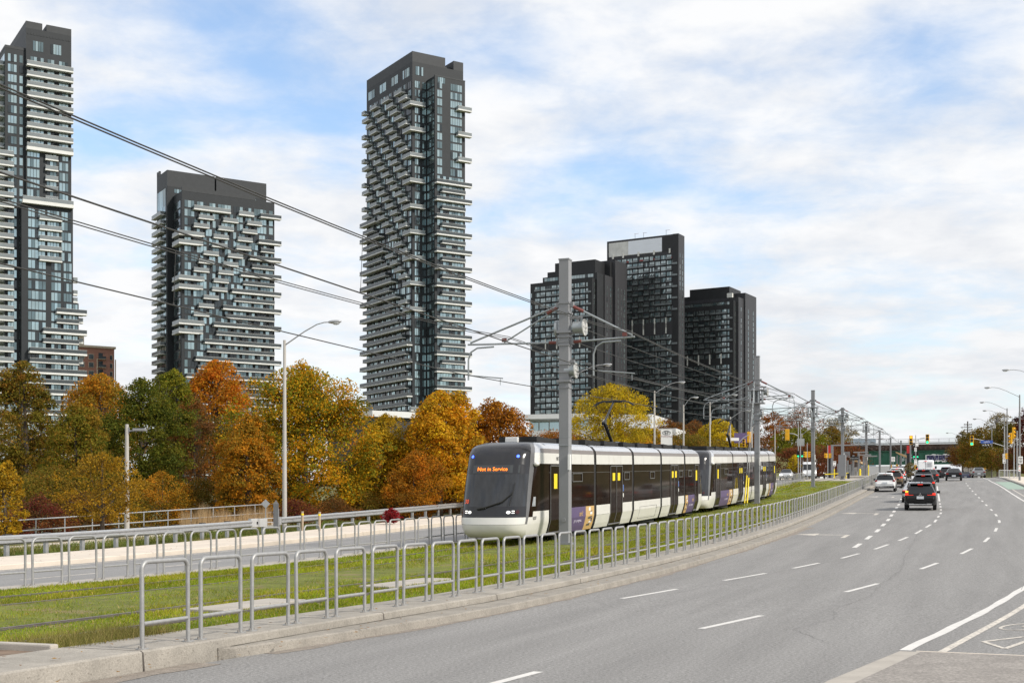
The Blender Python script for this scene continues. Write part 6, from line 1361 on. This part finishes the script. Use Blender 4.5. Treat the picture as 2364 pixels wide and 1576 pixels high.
# station: canopies, totems, railings, bollards
M_soffit = pm('timber_soffit', (.46, .31, .16), .6, var=.1, scale=2, stretch=(8, 1, 1))
M_gate = pm('platform_steel', (.24, .245, .25), .5, metal=.3, var=.08)
ST = empty('tram_stop', W(-15, 190, .3), 'grey steel canopied tram stop between the tracks, before the bridge', 'tram stop', rz=-TH)
def lo(px, py, Y): return Matrix.Rotation(TH, 3, 'Z') @ (at(px, py, Y) - ST.location)
m = MB(); sweep(m, [(-2.1, -.3), (-2.1, .45), (2.1, .45), (2.1, -.3)], lambda s: -14.3 + dl(s), list(np.arange(172, 222, 5.)))
m.v = [tuple(Matrix.Rotation(TH, 3, 'Z') @ (Vector(v) - ST.location)) for v in m.v]; m.build('platform', M_conc, ST)
for px0, px1, py, Y, k in ((1962, 1988, 1060, 190, 0), (2068, 2094, 1050, 225, 1)):
    a, b = lo(px0, py, Y), lo(px1, py, Y); m = MB(); wx = (b.x - a.x)
    m.prism([(a.x, a.y, a.z - .1), (a.x, a.y, a.z + .35), (b.x, a.y, a.z - .35), (b.x, a.y, a.z - .6)] if k == 0 else [(a.x, a.y, a.z + .4), (a.x, a.y, a.z + .6), (b.x, a.y, a.z - .1), (b.x, a.y, a.z - .5)], (0, 9, 0)); m.build('canopy', M_soffit, ST)
    for q in (.1, .9):
        for yy in (.6, 8):
            m = MB(); m.box((a.x + wx * q, a.y + yy, a.z / 2), (.22, .22, a.z)); m.build('column', M_gate, ST)
m = MB()
for px, top in ((1922, 1027), (1935, 1070), (1957, 1062), (1970, 1050), (1982, 1045), (1994, 1052), (1962, 1072)): 
    a = lo(px, top, 186); m.box((a.x, a.y, a.z / 2), (.26, .26, max(.5, a.z)))
m.build('portal_columns', M_gate, ST)
for px0, px1, py, Y in ((1922, 1984, 1028, 186), (1970, 2005, 1044, 190), (1982, 2012, 1050, 192), (1995, 2026, 1053, 194)):
    a, b = lo(px0, py, Y), lo(px1, py, Y); m = MB(); m.cyl(a, Vector((b.x, a.y, a.z)), .1, n=6); m.build('beam', M_gate, ST)
a = lo(1963, 1062, 185); b = lo(1983, 1053, 185); m = MB(); m.box(((a.x + b.x) / 2, a.y, (a.z + b.z) / 2), (b.x - a.x, .1, b.z - a.z)); nb = m.build('name_board', M_blk, ST)
text_mb('Sunnybrook Park', .16, frame(((a.x + b.x) / 2, a.y - .06, (a.z + b.z) / 2), (1, 0, 0), (0, 0, 1)), ext=.004).build('lettering', M_sgn, nb)
m = MB()
for px, py, w_ in ((1940, 1095, 9), (1950, 1090, 6), (1975, 1092, 7), (1990, 1090, 8), (2003, 1088, 6)):
    a = lo(px, 1078, 188); m.box((a.x, a.y, a.z / 2), (w_ / F * 188, .3, a.z))
m.build('ticket_machines', pm('machine_panel', (.33, .32, .30), .5, var=.2, scale=1.5), ST)
m = MB(); a = lo(1952, 1049, 193); m.box((a.x, a.y, a.z), (1.3, .1, .9)); m.build('display', M_gate, ST)
for px, Y, lab in ((1915, 176, 'red and black totem column at the near end of the stop'), (2097, 178, 'red and black totem column by the island signals')):
    u, s = us(px, Y); o = W(u, s, .1); rt = empty('totem', o, lab, 'totem', 'red and black totems', -TH); z1 = at(px, 1028, Y).z - o.z; z2 = at(px, 1046, Y).z - o.z
    m = MB(); m.box((0, 0, (z1 + z2) / 2), (.42, .12, z1 - z2)); m.build('red_panel', M_sred, rt); m = MB(); m.box((0, 0, z2 / 2), (.42, .12, z2)); m.build('black_panel', M_blk, rt); m = MB(); m.box((.28, .0, z1 / 2), (.2, .2, z1 + .2)); m.build('post', M_gate, rt)
for px, Y, hh, lab in ((1985.5, 178, .95, 'thick yellow bollard at the platform'), (1926, 160, 1.1, 'yellow post under the white plate at the platform head'), (1953, 158, .5, 'short yellow bollard beside the boxed mast foot'), (2005, 182, 1.6, 'thin yellow post at the platform edge')):
    u, s = us(px, Y); m = MB(); rr = .14 if 'thick' in lab else .07; m.cyl((0, 0, 0), (0, 0, hh), rr, n=10); m.sphere((0, 0, hh), rr, 10, 5); tag(m.build('bollard', M_yel, loc=W(u, s, .3)), lab, 'bollard', 'yellow bollards at the stop')
u, s = us(1903, 164); rt = empty('barrier_arm', W(u, s, .2), 'low yellow swing gate bar before the platform', 'gate', rz=-TH + R(8)); m = MB(); m.cyl((0, 0, .55), (3.0, 0, .7), .07, n=8); m.build('bar', M_yel, rt); m = MB(); m.box((3.0, 0, .35), (.3, .3, .7)); m.build('counterweight', M_blk, rt); m = MB(); m.box((0, 0, .3), (.14, .14, .6)); m.build('post', M_blk, rt)
# pedestrian fence at the right edge
u, s = us(2332, 150); rt = empty('steel_fence', W(u, s, .15), 'grey steel picket fence at the right-hand corner', 'fence', rz=-TH)
m = MB(); m.cyl((-1.2, 0, 1.0), (1.1, 2.4, 1.0), .035); m.cyl((-1.2, 0, .12), (1.1, 2.4, .12), .03); m.build('rails', M_galv, rt)
m = MB()
for k in range(17): t = k / 16; m.cyl((-1.2 + 2.3 * t, 2.4 * t, .0), (-1.2 + 2.3 * t, 2.4 * t, 1.0), .018 if k % 8 else .05)
m.build('pickets', M_galv, rt)
# railing between the opposite road and the bank, beyond the trams
for px, Y, lab in ((1778, 168, 'low grey concrete and rail barrier left of the silver car'),):
    u, s = us(1700, 172); m = MB(); m.box((0, 9, .45), (.3, 40, .9)); tag(m.build('roadside_wall', M_conc, loc=W(-29.6, 150, .0), rz=-TH), lab, 'wall')
# far utility pole
c = at(2234, 1010, 330); rt = empty('utility_pole', Vector((c.x, c.y, 8)), 'dark utility pole with five crossarms above the bridge end', 'utility pole'); z0 = 8; m = MB(); zt_ = at(0, 972, 330).z - z0; m.cyl((0, 0, 0), (0, 0, zt_), .16, n=8); m.build('pole', M_bark, rt)
for k in range(5):
    z = at(0, 980 + 6 * k, 330).z - z0; m = MB(); m.box((0, -.2, z), (2.1 - .1 * (k % 2), .14, .16)); 
    for x in (-.9, -.5, .5, .9): m.box((x, -.2, z + .18), (.1, .1, .22))
    m.build('crossarm', M_bark, rt)

# ================================================================ vehicles
def paint(n, c, rough=.22): return pm(n, c, rough, var=.03, scale=2, coat=.7, spec=.5)
M_tyre = pm('tyre', (.018, .018, .018), .9, var=.2, scale=8)
M_rim = pm('wheel_rim', (.30, .30, .31), .3, metal=.7, var=.1)
M_cglass = pm('car_glass', (.012, .014, .016), .05, var=.2, scale=2, spec=.6)
M_trim = pm('black_trim', (.02, .02, .021), .6, var=.15, scale=5)
M_chrome = pm('bright_trim', (.5, .5, .5), .25, metal=.8)
M_tail = pm('tail_lamp', (.30, .012, .010), .2, var=.1)
M_tailon = pm('tail_lamp_lit', (.6, .03, .01), .2, emit=(1, .04, .02), estr=.7)
M_ind = pm('indicator_lit', (.8, .3, .02), .2, emit=(1, .42, .03), estr=2.4)
M_plate = pm('number_plate', (.62, .65, .68), .5)
M_beam = pm('headlamp_lit', (.8, .8, .8), .1, emit=(1, .96, .88), estr=3)
#            y     half-w  zlow  belt  roofw  roof
SUV = [(-.02, .80, .42, .72, .74, .76), (.0, .84, .36, .90, .78, .93), (.10, .90, .30, 1.02, .82, 1.05), (.30, .93, .28, 1.06, .70, 1.50), (.62, .935, .27, 1.06, .66, 1.66), (1.5, .94, .26, 1.03, .67, 1.71), (2.5, .94, .26, 1.0, .66, 1.68), (3.1, .93, .26, .99, .60, 1.50), (3.55, .92, .27, 1.0, .76, 1.06), (4.2, .89, .30, .92, .72, .95), (4.5, .80, .36, .78, .64, .80), (4.58, .70, .42, .66, .58, .67)]
SED = [(-.02, .78, .40, .66, .70, .70), (.0, .82, .34, .84, .72, .88), (.12, .88, .28, .98, .76, 1.01), (.62, .90, .26, .99, .72, 1.04), (1.25, .905, .25, .96, .60, 1.40), (1.9, .91, .24, .94, .60, 1.45), (2.6, .91, .24, .92, .59, 1.42), (3.35, .90, .25, .92, .70, .99), (4.2, .87, .28, .84, .70, .88), (4.6, .78, .34, .70, .62, .73), (4.68, .66, .40, .60, .55, .62)]
VAN = [(-.02, .94, .5, 1.2, .90, 1.25), (.0, .98, .42, 1.35, .92, 2.28), (.12, .99, .38, 1.35, .90, 2.38), (1.5, 1.0, .36, 1.35, .92, 2.44), (4.3, 1.0, .36, 1.32, .90, 2.40), (4.9, .99, .36, 1.30, .82, 2.1), (5.4, .97, .38, 1.22, .86, 1.28), (5.85, .92, .42, 1.0, .80, 1.05), (5.95, .80, .46, .8, .7, .82)]
def car(kind, px, Y, label, body, lit=False, rear=True, group='vehicles on the road', head=18.6, ind=False, glass=None, trim=True, chrome=True, wide=1.0, stripe=None, plate=True, mono=None):
    prof = dict(suv=SUV, sedan=SED, van=VAN)[kind]; u, s = us(px, Y)
    nm = dict(suv='suv', sedan='sedan', van='van')[kind]; Lc = prof[-1][0]
    ang = -R(head) + (0 if rear else math.pi)
    o = W(u, s, .008); root = empty(nm, o, label, 'van' if kind == 'van' else 'car', group, ang); root.rotation_euler = (0, 0, 0)
    root.rotation_mode = 'XYZ'; root.rotation_euler = (slope(s) * (1 if rear else -1), 0, ang)
    y0 = 0 if rear else -Lc
    def P(k):
        y, w_, zl, zb, rw, zr = prof[k]; w_ *= wide; rw *= wide; y += y0
        zm = zl + (zb - zl) * .5
        h = [(w_ * .80, zl), (w_ * .97, zl + .08), (w_, zm), (w_ * .985, zb - .06), (w_ * .955, zb), (rw, zr - .06 if zr - zb > .2 else zr - .012), (rw * .82, zr)]
        return [Vector((x, y, z)) for x, z in h] + [Vector((-x, y, z)) for x, z in h[::-1]]
    rings = [P(k) for k in range(len(prof))]; n = len(rings[0]); bd, gl = MB(), {}
    tallk = [k for k in range(len(prof)) if prof[k][5] - prof[k][3] > .25]; k0, k1 = tallk[0], tallk[-1]
    for k in range(len(prof) - 1):
        for j in range(n):
            j2 = (j + 1) % n; q = [rings[k][j], rings[k + 1][j], rings[k + 1][j2], rings[k][j2]]
            tgt = bd
            if kind != 'van':
                if j in (4, 8) and k0 <= k < k1: tgt = gl.setdefault('side_window', MB())
                if j in (6,) and k == k0 - 1: tgt = gl.setdefault('rear_window', MB())
                if j in (4, 5, 7, 8) and k == k0 - 1 and kind == 'suv' and j in (5, 7): tgt = gl.setdefault('rear_window', MB())
                if j in (5, 6, 7) and k == k1: tgt = gl.setdefault('windscreen', MB())
            else:
                if j in (5, 6, 7) and k in (k1 - 0, k1): tgt = gl.setdefault('windscreen', MB())
                if j in (4, 8) and k == k1 - 1: tgt = gl.setdefault('side_window', MB())
            tgt.add(q, [(0, 1, 2, 3)], 0, True)
    bd.add(rings[0], [tuple(range(n - 1, -1, -1))]); bd.add(rings[-1], [tuple(range(n))])
    me = bd.mesh('body', body); bm = bmesh.new(); bm.from_mesh(me); bmesh.ops.remove_doubles(bm, verts=bm.verts, dist=.002); bm.to_mesh(me); bm.free(); ob = bpy.data.objects.new('body', me); COL.objects.link(ob); ob.parent = root
    for g, mb in gl.items():
        if g == 'side_window':
            for sgn in (1, -1):
                m = MB(); vs = mb.v
                for f in mb.f:
                    if sum(vs[i][0] for i in f) * sgn > 0: m.add([vs[i] for i in f], [(0, 1, 2, 3)])
                m.build(g, M_cglass, root)
        else: mb.build(g, M_cglass, root)
    # lower trim, wheels, lamps, plate, mirrors
    W0 = prof[3][1] * wide; yb = y0 - .03; R_ = .36 if kind != 'sedan' else .33
    if trim:
        m = MB(); m.box((0, yb + .07, .47 if kind != 'sedan' else .40), (W0 * 1.80, .12, .22 if kind == 'suv' else .15), 0, None, .03); m.build('bumper', M_trim, root)
        for sx in (-1, 1): m = MB(); m.box((sx * W0 * .985, y0 + Lc * .5, .30), (.05, Lc * .52, .14)); m.build('sill', M_trim, root)
    if chrome and rear:
        m = MB(); m.box((0, yb - .01, .37), (W0 * 1.25, .05, .07), 0, None, .02)
        for sx in (-1, 1): m.box((sx * W0 * .56, yb - .02, .38), (.30, .05, .10), 0, None, .02)
        m.build('exhaust_trim', M_chrome, root)
    for yy in (y0 + Lc * .20, y0 + Lc * .80):
        for sx in (-1, 1):
            m = MB(); m.cyl((sx * (W0 - .20), yy, R_), (sx * (W0 + .015), yy, R_), R_, n=18); wl = m.build('wheel', M_tyre, root)
            m = MB(); m.cyl((sx * (W0 + .01), yy, R_), (sx * (W0 + .025), yy, R_), R_ * .62, n=14); m.build('rim', M_rim, wl)
    zt = {'suv': 1.0, 'sedan': .84, 'van': 1.25}[kind]
    ye = yb if rear else yb + .0
    lamp_m = (M_tailon if lit else M_tail) if rear else M_beam
    for sx in (-1, 1):
        m = MB()
        if rear and kind == 'suv': m.box((sx * W0 * .86, y0 + .09, zt - .0), (.19, .16, .15), 0, None, .03); m.box((sx * W0 * .60, y0 + .035, zt - .05), (.30, .05, .03))
        elif rear and kind == 'sedan': m.box((sx * W0 * .80, y0 + .03, zt - .02), (.26, .14, .13), 0, None, .03)
        elif rear: m.box((sx * W0 * .95, y0 + .02, zt - .1), (.11, .1, .62), 0, None, .02)
        else: m.box((sx * W0 * .72, y0 + Lc * 1.0 - .02 - .0 if False else y0 + (Lc - .12), .72 if kind != 'van' else .92), (.34, .2, .13), 0, None, .03)
        m.build('tail_light' if rear else 'headlight', lamp_m, root)
    if rear:
        if kind == 'suv': zz, yy = 1.60, y0 + .36
        elif kind == 'sedan': zz, yy = 1.02, y0 + .6
        else: zz, yy = 2.31, y0 - .02
        if kind == 'suv': m = MB(); m.box((0, y0 + .36, 1.63), (1.24 * wide, .42, .04), 0, None, .015); m.build('spoiler', body, root)
        m = MB(); m.box((0, yy if kind != 'suv' else y0 + .145, zz), (.30, .04, .035)); m.build('brake_light', M_tailon if lit else M_tail, root)
    if plate:
        yp = y0 - .035 if rear else y0 + Lc + .0; m = MB(); m.box((0, yp, .80 if kind != 'sedan' and rear else .58), (.42, .03, .17)); m.build('number_plate', M_plate, root)
    if not rear:
        m = MB(); m.box((0, y0 + Lc - .06, .5), (W0 * 1.3, .12, .24), 0, None, .03); m.build('grille', M_trim, root)
    for sx in (-1, 1):
        ym = y0 + prof[k1][0] - (.35 if kind != 'van' else -.1); m = MB(); m.box((sx * (W0 + .12), ym, 1.06 if kind != 'van' else 1.5), (.22, .12, .16 if kind != 'van' else .34), 0, None, .03); mr = m.build('mirror', M_trim, root)
        if ind and sx < 0: m = MB(); m.box((sx * W0 * .86, y0 + .05, 1.17), (.16, .14, .09)); m.build('indicator', M_ind, root)
    if kind != 'van' and rear: m = MB(); m.box((0, y0 + .9, prof[tallk[0] + 1][5] + .05), (.035, .16, .1)); m.build('aerial', M_trim, root)
    if kind == 'van' and rear:
        m = MB(); m.box((0, y0 - .012, 1.5), (.03, .02, 1.9)); m.box((0, y0 - .035, 1.15), (W0 * 1.1, .02, .03)); m.build('door_seam', M_trim, root)
        m = MB()
        for k in range(5): m.box((.45, y0 - .03, 2.15 - .12 * k), (.6, .012, .05))
        m.build('lettering_lines', pm('faded_lettering', (.45, .45, .47), .5), root)
    if stripe: m = MB(); [m.box((sx * (W0 + .008), y0 + Lc * .45, 1.05), (.02, Lc * .7, .22)) for sx in (-1, 1)]; m.box((0, y0 + Lc - .35, 1.13), (W0 * 1.3, .1, .12)); m.build('stripe', stripe, root)
    if mono: mono(root, y0)
    return root
P_black = pm('black_paintwork', (.008, .008, .009), .25, var=.03, coat=.15, spec=.25); P_white = paint('white_paintwork', (.72, .73, .73), .3); P_silver = paint('silver_paintwork', (.40, .41, .42), .28); P_grey = pm('dark_grey_paintwork', (.03, .032, .036), .25, var=.03, coat=.2, spec=.3); P_bronze = paint('bronze_paintwork', (.13, .09, .045)); P_blue = paint('navy_paintwork', (.02, .03, .10)); P_mid = paint('mid_grey_paintwork', (.16, .165, .175), .28)
def tri(root, y0):
    m = MB()
    for a in (90, 210, 330): c = Vector((.055 * math.cos(R(a)), 0, .055 * math.sin(R(a)))); m.prism([Vector((0, y0 - .05, .985)), Vector((0, y0 - .05, .985)) + c + Vector((-.03 * math.sin(R(a)), 0, .03 * math.cos(R(a)))), Vector((0, y0 - .05, .985)) + 2 * c, Vector((0, y0 - .05, .985)) + c - Vector((-.03 * math.sin(R(a)), 0, .03 * math.cos(R(a))))], (0, .01, 0))
    m.build('emblem', M_chrome, root)
car('suv', 2124.5, 78.9, 'black SUV nearest the camera, brake lights on and left indicator lit', P_black, True, ind=True, mono=tri)
car('suv', 2043, 116.0, 'white SUV in the left-turn bay, brake lights off, first in view', P_white, False, wide=.97, chrome=False)
car('sedan', 2112, 92.0, 'silver car just ahead of the nearest black SUV, almost hidden by it', P_silver, True, chrome=False)
car('suv', 2131, 108.7, 'black SUV with large rear window, second black one ahead in the middle lane', P_black, True, wide=1.06, chrome=False)
car('suv', 2132, 129.6, 'grey-black SUV with roof rails ahead of the second black one', P_grey, True, chrome=False)
car('sedan', 2148, 142.1, 'dark car right beside the white van, tail lamps lit', P_grey, True, chrome=False)
car('van', 2137, 152.6, 'tall white cargo van waiting at the lights', P_white, True, trim=True)
car('suv', 2062, 127.5, 'bronze SUV ahead of the white one in the turn bay', P_bronze, True, chrome=False)
car('suv', 2070, 140.0, 'white SUV ahead of the bronze one in the turn bay', P_white, True, chrome=False)
car('suv', 2073, 153.6, 'dark grey SUV at the head of the turn bay, brake lights on', P_grey, True, chrome=False)
car('sedan', 2202, 148.4, 'black sedan alone in the right-middle lane', P_black, False)
car('suv', 2184, 191.6, 'dark SUV crossing beyond the lights', P_grey, False, chrome=False)
car('suv', 2166, 212.2, 'dark SUV farther on, going under the bridge', P_grey, False, chrome=False)
car('sedan', 2229, 218.4, 'navy blue car beyond the lights by the right kerb', P_blue, False, chrome=False)
car('sedan', 2260, 179.2, 'mid-grey sedan at the right kerb lane near the lights', P_mid, False)
car('sedan', 1814, 167.9, 'silver car coming towards us with headlights on, right of the rear tram', P_silver, rear=False, head=14)
car('van', 1869, 177.2, 'white van coming towards us behind the grey poles', P_white, rear=False, head=12)
car('van', 1890, 191.6, 'white van with red band following the first one', P_white, rear=False, head=12, stripe=M_sred)
